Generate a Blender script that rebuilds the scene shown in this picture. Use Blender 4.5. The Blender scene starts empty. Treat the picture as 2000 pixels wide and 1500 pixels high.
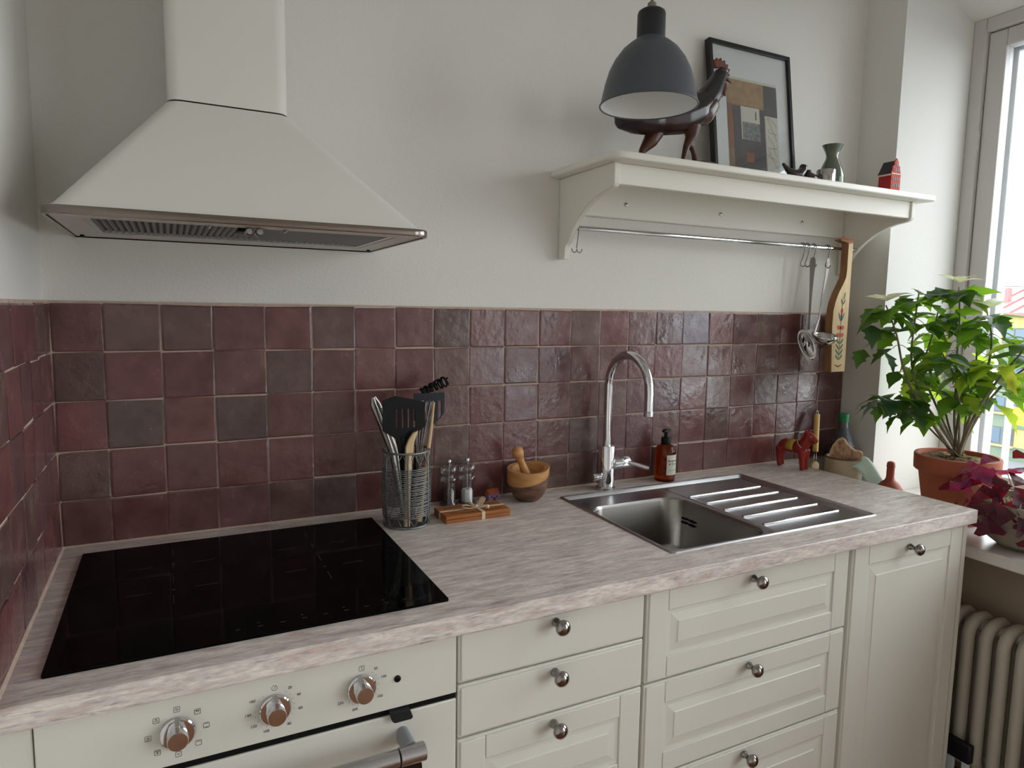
import bpy, bmesh, math, random
from mathutils import Vector, Matrix, noise
random.seed(7)
S = bpy.context.scene
COL = S.collection
PI = math.pi

# ---------------------------------------------------------------- camera
CAM = Vector((0.2157, -1.6387, 1.4205))
cam_d = bpy.data.cameras.new('camera')
cam_d.sensor_fit = 'HORIZONTAL'
cam_d.sensor_width = 36.0
cam_d.lens = 1322.77 / 2000 * 36.0
cam_d.clip_start = 0.02
cam_d.clip_end = 600
cam = bpy.data.objects.new('camera', cam_d)
COL.objects.link(cam)
RT = Vector((0.89311404, -0.44957035, 0.01529116))
UP = Vector((0.03574004, 0.10480465, 0.99385041))
FW = Vector((0.44840826, 0.88707524, -0.10967017))
cam.matrix_world = Matrix(((RT.x, UP.x, -FW.x, CAM.x), (RT.y, UP.y, -FW.y, CAM.y), (RT.z, UP.z, -FW.z, CAM.z), (0, 0, 0, 1)))
S.camera = cam

# ---------------------------------------------------------------- sky, light, exposure
W = bpy.data.worlds.new('overcast_sky')
S.world = W
W.use_nodes = True
bg = W.node_tree.nodes['Background']
bg.inputs[0].default_value = (0.95, 0.975, 1.0, 1)
bg.inputs[1].default_value = 5.0
S.view_settings.view_transform = 'Standard'
S.view_settings.look = 'None'
S.view_settings.exposure = 0.62
S.view_settings.gamma = 1.0
S.view_settings.use_curve_mapping = False
S.cycles.max_bounces = 10
S.cycles.diffuse_bounces = 6
S.cycles.glossy_bounces = 5
S.cycles.transmission_bounces = 8
S.cycles.transparent_max_bounces = 16
S.cycles.caustics_reflective = False
S.cycles.caustics_refractive = False
S.cycles.sample_clamp_indirect = 6.0


def portal(loc, rot, sx, sy):
    l = bpy.data.lights.new('window_portal', 'AREA')
    l.shape = 'RECTANGLE'
    l.size, l.size_y = sx, sy
    l.cycles.is_portal = True
    o = bpy.data.objects.new('window_portal', l)
    o.location = loc
    o.rotation_euler = rot
    COL.objects.link(o)


portal((2.93, -0.95, 1.63), (0, PI / 2, 0), 1.62, 1.56)      # kitchen window, facing into the room
portal((2.93, -3.0, 1.37), (0, PI / 2, 0), 2.3, 1.8)        # unseen glazed opening added further along for fill light

# ---------------------------------------------------------------- materials
MATS = {}


def lin(r, g, b):
    def f(c):
        c /= 255.0
        return c / 12.92 if c <= 0.04045 else ((c + 0.055) / 1.055) ** 2.4
    return (f(r), f(g), f(b), 1)


def new_mat(name):
    m = bpy.data.materials.new(name)
    m.use_nodes = True
    nt = m.node_tree
    b = nt.nodes['Principled BSDF']
    return m, nt, b


def mat(name, rgb, rough=0.5, metal=0.0, var=0.0, scale=8.0, bump=0.0, bscale=60.0, stretch=(1, 1, 1), rgb2=None,
        spec=0.5, trans=0.0, ior=1.45, coat=0.0, coords='Object', detail=4.0):
    m, nt, b = new_mat(name)
    c = lin(*rgb)
    b.inputs['Base Color'].default_value = c
    b.inputs['Roughness'].default_value = rough
    b.inputs['Metallic'].default_value = metal
    b.inputs['Specular IOR Level'].default_value = spec
    b.inputs['Transmission Weight'].default_value = trans
    b.inputs['IOR'].default_value = ior
    b.inputs['Coat Weight'].default_value = coat
    N = nt.nodes.new
    L = nt.links.new
    if var > 0 or bump > 0 or rgb2:
        tc = N('ShaderNodeTexCoord')
        mp = N('ShaderNodeMapping')
        mp.inputs['Scale'].default_value = stretch
        L(tc.outputs[coords], mp.inputs['Vector'])
        if var > 0 or rgb2:
            nz = N('ShaderNodeTexNoise')
            nz.inputs['Scale'].default_value = scale
            nz.inputs['Detail'].default_value = detail
            L(mp.outputs[0], nz.inputs['Vector'])
            rp = N('ShaderNodeValToRGB')
            rp.color_ramp.elements[0].position = 0.3
            rp.color_ramp.elements[1].position = 0.7
            c2 = lin(*rgb2) if rgb2 else tuple(min(1, x * (1 + var)) for x in c[:3]) + (1,)
            c1 = c if rgb2 else tuple(x * (1 - var) for x in c[:3]) + (1,)
            rp.color_ramp.elements[0].color = c1
            rp.color_ramp.elements[1].color = c2
            L(nz.outputs['Fac'], rp.inputs[0])
            L(rp.outputs[0], b.inputs['Base Color'])
        if bump > 0:
            n2 = N('ShaderNodeTexNoise')
            n2.inputs['Scale'].default_value = bscale
            n2.inputs['Detail'].default_value = 3
            L(mp.outputs[0], n2.inputs['Vector'])
            bp = N('ShaderNodeBump')
            bp.inputs['Strength'].default_value = bump
            bp.inputs['Distance'].default_value = 0.002
            L(n2.outputs['Fac'], bp.inputs['Height'])
            L(bp.outputs[0], b.inputs['Normal'])
    MATS[name] = m
    return m


mat('plaster', (224, 222, 217), 0.85, bump=0.35, bscale=170, spec=0.2)
mat('ceiling_paint', (236, 235, 230), 0.9)
mat('grout', (190, 168, 154), 0.9, var=0.12, scale=40)
mat('cream_lacquer', (221, 219, 210), 0.38, spec=0.4)
mat('oven_enamel', (221, 219, 210), 0.32, spec=0.5)
mat('hood_enamel', (222, 220, 212), 0.42, spec=0.4)
mat('shelf_paint', (232, 229, 219), 0.4, spec=0.4)
mat('steel_brushed', (186, 184, 186), 0.3, 1.0, var=0.06, scale=20, stretch=(1, 60, 60), bump=0.05, bscale=40)
mat('hood_steel', (132, 122, 114), 0.24, 1.0)
mat('filter_steel', (120, 118, 116), 0.4, 1.0)
mat('steel_dark', (128, 126, 124), 0.34, 1.0)
mat('steel_bowl', (150, 147, 143), 0.27, 1.0, var=0.05, scale=20, stretch=(40, 40, 2))
mat('chrome', (215, 215, 218), 0.06, 1.0)
mat('nickel', (150, 146, 142), 0.12, 1.0)
mat('hob_glass', (5, 5, 6), 0.06, spec=0.10)
mat('hob_mark', (72, 70, 72), 0.5)
mat('black_plastic', (9, 9, 11), 0.45, spec=0.25)
mat('black_rubber', (18, 18, 20), 0.7)
mat('charcoal_nylon', (44, 46, 52), 0.6, spec=0.3)
mat('print_ink', (70, 68, 66), 0.7)
mat('oven_glass', (30, 20, 14), 0.05, spec=0.6)
mat('grey_plastic', (140, 146, 150), 0.45)
mat('lamp_enamel', (80, 84, 90), 0.42, spec=0.4)
mat('lamp_cap', (34, 35, 40), 0.45)
mat('white_enamel', (232, 236, 234), 0.5)
mat('lamp_stem', (128, 124, 108), 0.5)
mat('frame_black', (22, 22, 25), 0.4)
mat('paper', (226, 222, 222), 0.8)
mat('window_paint', (206, 202, 200), 0.5)
mat('window_white', (232, 236, 240), 0.45)
mat('marble', (226, 222, 216), 0.25, rgb2=(198, 192, 186), scale=5, stretch=(1, 2, 1), detail=8)
mat('radiator_paint', (196, 190, 176), 0.5, bump=0.15, bscale=90)
mat('wood_floor', (140, 92, 58), 0.35, rgb2=(110, 70, 42), scale=6, stretch=(10, 1, 1))
mat('shaded_plaster', (178, 160, 138), 0.9)  # wall below the sill, its shadow put into the darker brown colour
mat('rooster_wood', (54, 30, 24), 0.3, rgb2=(24, 20, 22), scale=6, stretch=(1, 1, 2))
mat('rooster_neck', (28, 28, 32), 0.35, rgb2=(44, 40, 42), scale=20)
mat('rooster_breast', (92, 62, 50), 0.3, rgb2=(48, 32, 28), scale=14)
mat('rooster_red', (98, 46, 30), 0.5, var=0.2, scale=60)
mat('rooster_leg', (78, 44, 30), 0.4, var=0.25, scale=30)
mat('olive_wood_dark', (78, 54, 44), 0.5, rgb2=(132, 98, 76), scale=22, stretch=(1, 1, 3), detail=8)
mat('olive_wood_light', (208, 158, 104), 0.5, rgb2=(184, 130, 78), scale=20, stretch=(1, 1, 4))
mat('teak', (178, 112, 58), 0.5, rgb2=(150, 88, 42), scale=12, stretch=(1, 8, 8))
mat('ribbon', (222, 202, 178), 0.8)
mat('pale_wood', (214, 190, 150), 0.6, rgb2=(198, 170, 126), scale=16, stretch=(6, 6, 1))
mat('handle_wood', (224, 188, 116), 0.45, var=0.08, scale=20)
mat('board_wood', (210, 184, 138), 0.6, rgb2=(196, 166, 118), scale=10, stretch=(8, 8, 1))
mat('board_edge', (140, 98, 62), 0.7, rgb2=(160, 116, 76), scale=10, stretch=(8, 8, 1))
mat('folk_green', (92, 112, 98), 0.8)
mat('folk_red', (206, 88, 74), 0.8)
mat('folk_dark', (74, 66, 66), 0.8)
mat('wire_grey', (140, 144, 144), 0.45, 0.8)
mat('tong_steel', (150, 146, 140), 0.3, 1.0)
mat('salt', (240, 240, 242), 0.9)
mat('pepper', (52, 36, 32), 0.9, var=0.6, scale=160)
mat('house_purple', (132, 108, 140), 0.8)
mat('house_roof', (160, 82, 52), 0.8)
mat('house_dot', (24, 20, 24), 0.8)
mat('horse_red', (142, 36, 28), 0.4, var=0.08, scale=20)
mat('horse_trim', (214, 190, 170), 0.6)
mat('horse_yellow', (172, 142, 54), 0.6)
mat('amber', (176, 62, 16), 0.05, trans=0.92, ior=1.33)
mat('amber_soap', (92, 26, 8), 0.2)
mat('label_paper', (226, 222, 208), 0.7)
mat('label_ink', (40, 38, 40), 0.7)
mat('label_ink_pale', (150, 146, 140), 0.7)
mat('stoneware', (176, 160, 132), 0.5, var=0.08, scale=20)
mat('stoneware_rim', (96, 72, 58), 0.4)
mat('loofah', (216, 180, 146), 0.9, rgb2=(138, 98, 70), scale=60, bump=1.0, bscale=90, stretch=(1.6, 1, .7))
mat('bottle_grey', (86, 88, 98), 0.3, spec=0.5)
mat('cap_green', (36, 132, 84), 0.45)
mat('terracotta', (178, 100, 74), 0.75, rgb2=(160, 86, 60), scale=9, bump=0.15, bscale=120)
mat('clay_bottle', (160, 78, 58), 0.6, var=0.06, scale=20)
mat('soil', (40, 30, 27), 1.0, rgb2=(150, 118, 78), scale=95, bump=1.0, bscale=90)
mat('stem_bark', (158, 146, 124), 0.8, rgb2=(104, 100, 78), scale=40)
mat('stem_green', (74, 84, 52), 0.7, rgb2=(96, 78, 56), scale=30)
mat('oxalis_stem', (190, 196, 140), 0.5)
mat('concrete', (146, 136, 122), 0.7, var=0.08, scale=12, bump=0.1)
mat('vase_green', (96, 104, 88), 0.08, coat=0.5)
mat('bird_dark', (46, 34, 34), 0.2)
mat('silver', (186, 182, 180), 0.15, 1.0)
mat('dull_steel', (128, 121, 118), 0.5, 1.0)
mat('brick_red', (170, 40, 44), 0.7)
mat('brick_orange', (190, 66, 44), 0.7)
mat('slate', (58, 54, 58), 0.7)
mat('cream_trim', (224, 200, 186), 0.7)
mat('dark_window', (62, 56, 66), 0.4)
mat('navy_box', (26, 26, 36), 0.5)
mat('facade_yellow', (190, 158, 104), 0.9, spec=0.1)
mat('facade_green', (102, 116, 100), 0.9, var=0.05, scale=1, spec=0.1)
mat('roof_metal', (176, 102, 102), 0.6, spec=0.2)
mat('roof_seam', (136, 82, 82), 0.6)
mat('far_frame', (88, 90, 84), 0.7)
mat('far_glass', (80, 98, 114), 0.15)
mat('asphalt', (112, 115, 120), 0.95)
mat('print_brown', (146, 112, 84), 0.7, rgb2=(110, 82, 62), scale=30)
mat('print_tan', (176, 142, 104), 0.7, rgb2=(150, 112, 78), scale=40)
mat('print_dark', (70, 62, 66), 0.7, rgb2=(88, 78, 80), scale=40)
mat('print_grey', (150, 146, 144), 0.7, rgb2=(90, 88, 92), scale=110)
mat('print_cream', (206, 196, 182), 0.7)
mat('print_rust', (140, 84, 56), 0.7)
mat('flag_yellow', (240, 200, 40), 0.8)


def tile_material():
    m, nt, b = new_mat('zellige')
    N, L = nt.nodes.new, nt.links.new
    oi = N('ShaderNodeObjectInfo')
    geo = N('ShaderNodeNewGeometry')
    sc = N('ShaderNodeVectorMath'); sc.operation = 'SCALE'
    sc.inputs[0].default_value = (13.0, 7.0, 19.0)
    L(oi.outputs['Random'], sc.inputs['Scale'])
    ad = N('ShaderNodeVectorMath'); ad.operation = 'ADD'
    L(geo.outputs['Position'], ad.inputs[0]); L(sc.outputs[0], ad.inputs[1])
    nz = N('ShaderNodeTexNoise'); nz.inputs['Scale'].default_value = 18; nz.inputs['Detail'].default_value = 3
    L(ad.outputs[0], nz.inputs['Vector'])
    rp = N('ShaderNodeValToRGB')
    rp.color_ramp.elements[0].position = 0.32; rp.color_ramp.elements[0].color = (0.76, 0.74, 0.74, 1)
    rp.color_ramp.elements[1].position = 0.72; rp.color_ramp.elements[1].color = (1.20, 1.27, 1.27, 1)
    L(nz.outputs['Fac'], rp.inputs[0])
    mx = N('ShaderNodeMix'); mx.data_type = 'RGBA'; mx.blend_type = 'MULTIPLY'; mx.inputs[0].default_value = 1.0
    L(oi.outputs['Color'], mx.inputs[6]); L(rp.outputs[0], mx.inputs[7])
    # pin holes in the glaze
    vo = N('ShaderNodeTexVoronoi'); vo.inputs['Scale'].default_value = 26
    L(ad.outputs[0], vo.inputs['Vector'])
    th = N('ShaderNodeMath'); th.operation = 'LESS_THAN'; th.inputs[1].default_value = 0.028
    L(vo.outputs['Distance'], th.inputs[0])
    mp = N('ShaderNodeMix'); mp.data_type = 'RGBA'
    L(th.outputs[0], mp.inputs[0]); L(mx.outputs[2], mp.inputs[6]); mp.inputs[7].default_value = (0.42, 0.33, 0.3, 1)
    L(mp.outputs[2], b.inputs['Base Color'])
    n2 = N('ShaderNodeTexNoise'); n2.inputs['Scale'].default_value = 42; n2.inputs['Detail'].default_value = 3.0
    L(ad.outputs[0], n2.inputs['Vector'])
    n3 = N('ShaderNodeTexNoise'); n3.inputs['Scale'].default_value = 95; n3.inputs['Detail'].default_value = 2
    L(ad.outputs[0], n3.inputs['Vector'])
    mm = N('ShaderNodeMath'); mm.operation = 'MULTIPLY_ADD'; mm.inputs[1].default_value = 0.05
    L(n3.outputs['Fac'], mm.inputs[0]); L(n2.outputs['Fac'], mm.inputs[2])
    bp = N('ShaderNodeBump'); bp.inputs['Strength'].default_value = 0.6; bp.inputs['Distance'].default_value = 0.0021
    L(mm.outputs[0], bp.inputs['Height']); L(bp.outputs[0], b.inputs['Normal'])
    rr = N('ShaderNodeMapRange'); rr.inputs[1].default_value = 0.3; rr.inputs[2].default_value = 0.7; rr.inputs[3].default_value = 0.13; rr.inputs[4].default_value = 0.30
    L(nz.outputs['Fac'], rr.inputs[0]); L(rr.outputs[0], b.inputs['Roughness'])
    b.inputs['Specular IOR Level'].default_value = 0.5
    MATS['zellige'] = m


def counter_material():
    m, nt, b = new_mat('travertine_laminate')
    N, L = nt.nodes.new, nt.links.new
    geo = N('ShaderNodeNewGeometry')
    def streak(scale, st, detail, dist):
        mp = N('ShaderNodeMapping'); mp.inputs['Scale'].default_value = st
        L(geo.outputs['Position'], mp.inputs['Vector'])
        n = N('ShaderNodeTexNoise'); n.inputs['Scale'].default_value = scale; n.inputs['Detail'].default_value = detail
        n.inputs['Roughness'].default_value = 0.62
        n.inputs['Distortion'].default_value = dist
        L(mp.outputs[0], n.inputs['Vector'])
        return n
    a = streak(6.0, (2.0, 11, 11), 10, 0.5)
    r = N('ShaderNodeValToRGB'); e = r.color_ramp.elements
    e[0].position = 0.30; e[0].color = lin(164, 155, 154)
    e[1].position = 0.74; e[1].color = lin(236, 230, 224)
    k = e.new(0.41); k.color = lin(206, 189, 181)
    k = e.new(0.49); k.color = lin(206, 199, 196)
    k = e.new(0.57); k.color = lin(224, 214, 207)
    L(a.outputs['Fac'], r.inputs[0])
    c = streak(14.0, (1.6, 13, 13), 10, 0.8)
    r2 = N('ShaderNodeValToRGB')
    r2.color_ramp.elements[0].position = 0.56; r2.color_ramp.elements[0].color = (0, 0, 0, 1)
    r2.color_ramp.elements[1].position = 0.74; r2.color_ramp.elements[1].color = (0.75, 0.75, 0.75, 1)
    L(c.outputs['Fac'], r2.inputs[0])
    mx = N('ShaderNodeMix'); mx.data_type = 'RGBA'
    L(r2.outputs[0], mx.inputs[0]); L(r.outputs[0], mx.inputs[6]); mx.inputs[7].default_value = lin(128, 122, 126)
    g2 = streak(42.0, (1.4, 7, 7), 6, 0.3)
    r3 = N('ShaderNodeValToRGB')
    r3.color_ramp.elements[0].position = 0.34; r3.color_ramp.elements[0].color = (0.90, 0.89, 0.91, 1)
    r3.color_ramp.elements[1].position = 0.60; r3.color_ramp.elements[1].color = (1.16, 1.15, 1.13, 1)
    L(g2.outputs['Fac'], r3.inputs[0])
    m2 = N('ShaderNodeMix'); m2.data_type = 'RGBA'; m2.blend_type = 'MULTIPLY'; m2.inputs[0].default_value = 1.0
    L(mx.outputs[2], m2.inputs[6]); L(r3.outputs[0], m2.inputs[7])
    L(m2.outputs[2], b.inputs['Base Color'])
    b.inputs['Roughness'].default_value = 0.36
    b.inputs['Specular IOR Level'].default_value = 0.45
    MATS['travertine_laminate'] = m


def leaf_material(name, top, glow, tw=0.45):
    m, nt, b = new_mat(name)
    N, L = nt.nodes.new, nt.links.new
    oi = N('ShaderNodeObjectInfo')
    hs = N('ShaderNodeHueSaturation')
    hs.inputs['Color'].default_value = lin(*top)
    mr = N('ShaderNodeMapRange'); mr.inputs[3].default_value = 0.65; mr.inputs[4].default_value = 1.35
    L(oi.outputs['Random'], mr.inputs[0]); L(mr.outputs[0], hs.inputs['Value'])
    L(hs.outputs[0], b.inputs['Base Color'])
    b.inputs['Roughness'].default_value = 0.42
    tr = N('ShaderNodeBsdfTranslucent'); tr.inputs[0].default_value = lin(*glow)
    ms = N('ShaderNodeMixShader'); ms.inputs[0].default_value = tw
    L(b.outputs[0], ms.inputs[1]); L(tr.outputs[0], ms.inputs[2])
    L(ms.outputs[0], nt.nodes['Material Output'].inputs[0])
    MATS[name] = m


def pane_material(name, tint, refl=0.06, power=5.0):
    m, nt, b = new_mat(name)
    N, L = nt.nodes.new, nt.links.new
    t = N('ShaderNodeBsdfTransparent'); t.inputs[0].default_value = tint
    g = N('ShaderNodeBsdfGlossy'); g.inputs['Roughness'].default_value = 0.02
    lw = N('ShaderNodeLayerWeight')
    pw = N('ShaderNodeMath'); pw.operation = 'POWER'; pw.inputs[1].default_value = power
    L(lw.outputs['Facing'], pw.inputs[0])
    ma = N('ShaderNodeMath'); ma.operation = 'MULTIPLY_ADD'; ma.inputs[1].default_value = 0.9; ma.inputs[2].default_value = refl
    L(pw.outputs[0], ma.inputs[0])
    ms = N('ShaderNodeMixShader')
    L(ma.outputs[0], ms.inputs[0]); L(t.outputs[0], ms.inputs[1]); L(g.outputs[0], ms.inputs[2])
    L(ms.outputs[0], nt.nodes['Material Output'].inputs[0])
    MATS[name] = m


tile_material()
counter_material()
leaf_material('leaf_dark', (30, 64, 40), (112, 160, 34), 0.36)
leaf_material('leaf_mid', (44, 88, 44), (136, 182, 40), 0.45)
leaf_material('leaf_bright', (104, 150, 44), (190, 214, 60), 0.55)
leaf_material('leaf_yellow', (170, 176, 70), (200, 200, 70), 0.5)
leaf_material('leaf_white', (226, 228, 196), (236, 238, 190), 0.4)
leaf_material('oxalis_leaf', (74, 24, 44), (160, 24, 44), 0.4)
leaf_material('cloth_mint', (222, 234, 227), (214, 230, 222), 0.45)
leaf_material('oxalis_pink', (138, 60, 104), (170, 40, 80), 0.4)
pane_material('window_glass', (0.96, 0.98, 0.98, 1))
pane_material('clear_acrylic', (0.88, 0.9, 0.9, 1), 0.10, 2.2)


# ---------------------------------------------------------------- mesh builder
class MB:
    def __init__(self):
        self.v = []
        self.f = []

    def add(self, vs, fs):
        o = len(self.v)
        self.v += [Vector(p) for p in vs]
        self.f += [tuple(i + o for i in f) for f in fs]
        return self

    def box(self, x0, x1, y0, y1, z0, z1):
        x0, x1 = min(x0, x1), max(x0, x1); y0, y1 = min(y0, y1), max(y0, y1); z0, z1 = min(z0, z1), max(z0, z1)
        return self.add([(x0, y0, z0), (x1, y0, z0), (x1, y1, z0), (x0, y1, z0), (x0, y0, z1), (x1, y0, z1), (x1, y1, z1), (x0, y1, z1)],
                        [(0, 3, 2, 1), (4, 5, 6, 7), (0, 1, 5, 4), (1, 2, 6, 5), (2, 3, 7, 6), (3, 0, 4, 7)])

    def prism(self, pts, axis, a0, a1):
        n = len(pts)
        def P(p, a):
            return (a, p[0], p[1]) if axis == 'x' else (p[0], a, p[1]) if axis == 'y' else (p[0], p[1], a)
        vs = [P(p, a0) for p in pts] + [P(p, a1) for p in pts]
        fs = [tuple(range(n)), tuple(range(2 * n - 1, n - 1, -1))] + [(i, (i + 1) % n, n + (i + 1) % n, n + i) for i in range(n)]
        return self.add(vs, fs)

    def loft(self, loops, closed=True, cap0=True, cap1=True):
        n = len(loops[0])
        vs = [p for l in loops for p in l]
        fs = []
        for k in range(len(loops) - 1):
            for i in range(n if closed else n - 1):
                j = (i + 1) % n
                fs.append((k * n + i, k * n + j, (k + 1) * n + j, (k + 1) * n + i))
        if cap0: fs.append(tuple(range(n - 1, -1, -1)))
        if cap1: fs.append(tuple(range((len(loops) - 1) * n, len(loops) * n)))
        return self.add(vs, fs)

    def lathe(self, prof, c=(0, 0), seg=24, cap0=True, cap1=True, axis='z', o=(0, 0, 0)):
        loops = []
        for r, h in prof:
            l = []
            for i in range(seg):
                a = 2 * PI * i / seg
                x, y = r * math.cos(a), r * math.sin(a)
                if axis == 'z': l.append((c[0] + x, c[1] + y, h))
                elif axis == 'y': l.append((o[0] + x, o[1] + h, o[2] + y))
                else: l.append((o[0] + h, o[1] + x, o[2] + y))
            loops.append(l)
        return self.loft(loops, True, cap0, cap1)

    def tube(self, path, r, seg=8, flat=None, up=None):
        path = [Vector(p) for p in path]
        n = len(path)
        rs = r if isinstance(r, (list, tuple)) else [r] * n
        t0 = (path[1] - path[0]).normalized()
        ref = Vector(up) if up else (Vector((0, 0, 1)) if abs(t0.z) < 0.9 else Vector((1, 0, 0)))
        u = (ref - t0 * ref.dot(t0)).normalized()
        loops = []
        for i in range(n):
            t = (path[min(i + 1, n - 1)] - path[max(i - 1, 0)]).normalized()
            u = (u - t * u.dot(t)).normalized()
            w = t.cross(u)
            fl = flat if flat else 1.0
            loops.append([path[i] + u * (rs[i] * math.cos(2 * PI * k / seg)) + w * (rs[i] * fl * math.sin(2 * PI * k / seg)) for k in range(seg)])
        return self.loft(loops)

    def ball(self, c, r, seg=12, rings=8):
        rx, ry, rz = r if isinstance(r, (list, tuple)) else (r, r, r)
        prof = []
        loops = []
        for k in range(1, rings):
            a = PI * k / rings
            loops.append([(c[0] + rx * math.sin(a) * math.cos(2 * PI * i / seg), c[1] + ry * math.sin(a) * math.sin(2 * PI * i / seg), c[2] - rz * math.cos(a)) for i in range(seg)])
        return self.loft(loops)

    def ring(self, c, R, r, seg=32, sec=6, axis='z'):
        vs, fs = [], []
        for i in range(seg):
            a = 2 * PI * i / seg
            for k in range(sec):
                b = 2 * PI * k / sec
                rr = R + r * math.cos(b)
                p = (rr * math.cos(a), rr * math.sin(a), r * math.sin(b))
                if axis == 'y': p = (p[0], p[2], p[1])
                if axis == 'x': p = (p[2], p[0], p[1])
                vs.append((c[0] + p[0], c[1] + p[1], c[2] + p[2]))
        for i in range(seg):
            for k in range(sec):
                fs.append((i * sec + k, ((i + 1) % seg) * sec + k, ((i + 1) % seg) * sec + (k + 1) % sec, i * sec + (k + 1) % sec))
        return self.add(vs, fs)

    def mesh(self, name, material, smooth=None, off=None):
        me = bpy.data.meshes.new(name)
        o = Vector(off) if off else Vector((0, 0, 0))
        me.from_pydata([tuple(p - o) for p in self.v], [], self.f)
        bm = bmesh.new(); bm.from_mesh(me)
        bmesh.ops.recalc_face_normals(bm, faces=bm.faces)
        bm.to_mesh(me); bm.free()
        if smooth is not None:
            for p in me.polygons: p.use_smooth = True
            me.set_sharp_from_angle(angle=math.radians(smooth))
        me.materials.append(MATS[material])
        return me

    def build(self, name, material, parent=None, smooth=None, off=None, bevel=None, seg=2):
        """off: world point that becomes the mesh origin (parts given in world coordinates)"""
        if off is None and parent is not None and parent.get('_world'):
            off = parent['_world']
        me = self.mesh(name, material, smooth if smooth is not None else (50 if bevel else None), off)
        ob = bpy.data.objects.new(name, me)
        COL.objects.link(ob)
        if bevel:
            md = ob.modifiers.new('edge', 'BEVEL')
            md.width = bevel; md.segments = seg; md.limit_method = 'ANGLE'; md.angle_limit = math.radians(40)
            md.harden_normals = False
        if parent is not None:
            ob.parent = parent
            if parent.get('_world'): ob['_world'] = list(parent['_world'])
        elif off is not None:
            ob.location = off
        return ob


def tag(o, label=None, cat=None, group=None, kind=None):
    if label: o['label'] = label
    if cat: o['category'] = cat
    if group: o['group'] = group
    if kind: o['kind'] = kind
    return o


def thing(name, label, cat, loc, rz=0.0, group=None, world=False):
    """an Empty at the thing's base; world=True: its parts are given in world coordinates"""
    o = bpy.data.objects.new(name, None)
    o.empty_display_size = 0.05
    COL.objects.link(o)
    o.location = loc
    o.rotation_euler = (0, 0, rz)
    tag(o, label, cat, group)
    if world: o['_world'] = list(loc)
    return o


def struct(o):
    o['kind'] = 'structure'
    return o


def empty_part(name, parent):
    o = bpy.data.objects.new(name, None)
    o.empty_display_size = 0.03
    COL.objects.link(o)
    o.parent = parent
    if parent.get('_world'): o['_world'] = list(parent['_world'])
    return o


def copy_part(src, parent, loc=None):
    c = src.copy()
    COL.objects.link(c)
    c.parent = parent
    if loc is not None: c.location = loc
    return c


def text_mesh(name, body, size, material, parent, loc, rot, align='CENTER', extrude=0.00015, bold=0.0):
    cu = bpy.data.curves.new(name, 'FONT')
    cu.body = body
    cu.size = size
    cu.align_x = align
    cu.align_y = 'CENTER'
    cu.extrude = extrude
    cu.offset = bold
    cu.resolution_u = 3
    tmp = bpy.data.objects.new(name, cu)
    COL.objects.link(tmp)
    dg = bpy.context.evaluated_depsgraph_get()
    me = bpy.data.meshes.new_from_object(tmp.evaluated_get(dg))
    bpy.data.objects.remove(tmp)
    me.materials.clear()
    me.materials.append(MATS[material])
    ob = bpy.data.objects.new(name, me)
    COL.objects.link(ob)
    ob.parent = parent
    ob.location = loc
    ob.rotation_euler = rot
    return ob


def rrect(x0, x1, y0, y1, r, n=5):
    pts = []
    for cx, cy, a0 in ((x1 - r, y1 - r, 0), (x0 + r, y1 - r, PI / 2), (x0 + r, y0 + r, PI), (x1 - r, y0 + r, 1.5 * PI)):
        for i in range(n + 1):
            a = a0 + PI / 2 * i / n
            pts.append((cx + r * math.cos(a), cy + r * math.sin(a)))
    return pts


def blob(name, material, parent, tubes, voxel=0.004, smooth_it=6, off=None):
    b = MB()
    for t in tubes:
        if t[0] == 'ball': b.ball(t[1], t[2], 16, 10)
        else: b.tube(t[1], t[2], 12)
    o = b.build(name, material, parent, smooth=180, off=off)
    md = o.modifiers.new('remesh', 'REMESH'); md.mode = 'VOXEL'; md.voxel_size = voxel; md.use_smooth_shade = True
    sm = o.modifiers.new('soften', 'SMOOTH'); sm.factor = 0.5; sm.iterations = smooth_it
    return o

# ================================================================ the room
ZC = 0.91            # counter top
XR = 2.395           # right wall
WY0, WY1 = -0.135, -1.75   # window opening along the right wall
SILL, HEAD = 0.79, 2.44
CEIL = 2.75
REAR = -4.0
BY_0, BY_1 = -2.1, -3.9      # opening added out of view for fill light

wall_back = struct(MB().box(-0.2, 3.0, 0.01, 0.22, 0, CEIL).build('wall_back', 'plaster'))
wall_left = struct(MB().box(-0.2, -0.01, REAR, 0.01, 0, CEIL).build('wall_left', 'plaster'))
wr = MB()
wr.box(XR, 2.98, WY0, 0.01, 0, CEIL)
wr.box(XR, 2.98, BY_0, WY1, 0, CEIL).box(XR, 2.98, REAR, BY_1, 0, CEIL).box(XR, 2.98, BY_1, BY_0, 2.54, CEIL)
wr.prism([(XR, 2.60), (2.765, HEAD), (2.98, HEAD), (2.98, CEIL), (XR, CEIL)], 'y', WY1, WY0)
wall_right = struct(wr.build('wall_right', 'plaster'))
struct(MB().box(XR, 2.98, WY1, WY0, 0, SILL - 0.034).build('wall_right_lower', 'shaded_plaster'))
rear = MB().box(-0.25, 3.0, REAR - 0.2, REAR, 0, CEIL)
struct(rear.build('wall_rear', 'plaster'))
struct(MB().box(-0.25, 3.0, REAR - 0.2, 0.25, -0.1, 0).build('floor', 'wood_floor'))
struct(MB().box(-0.25, 3.0, REAR - 0.2, 0.25, CEIL, CEIL + 0.1).build('ceiling', 'ceiling_paint'))

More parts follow.
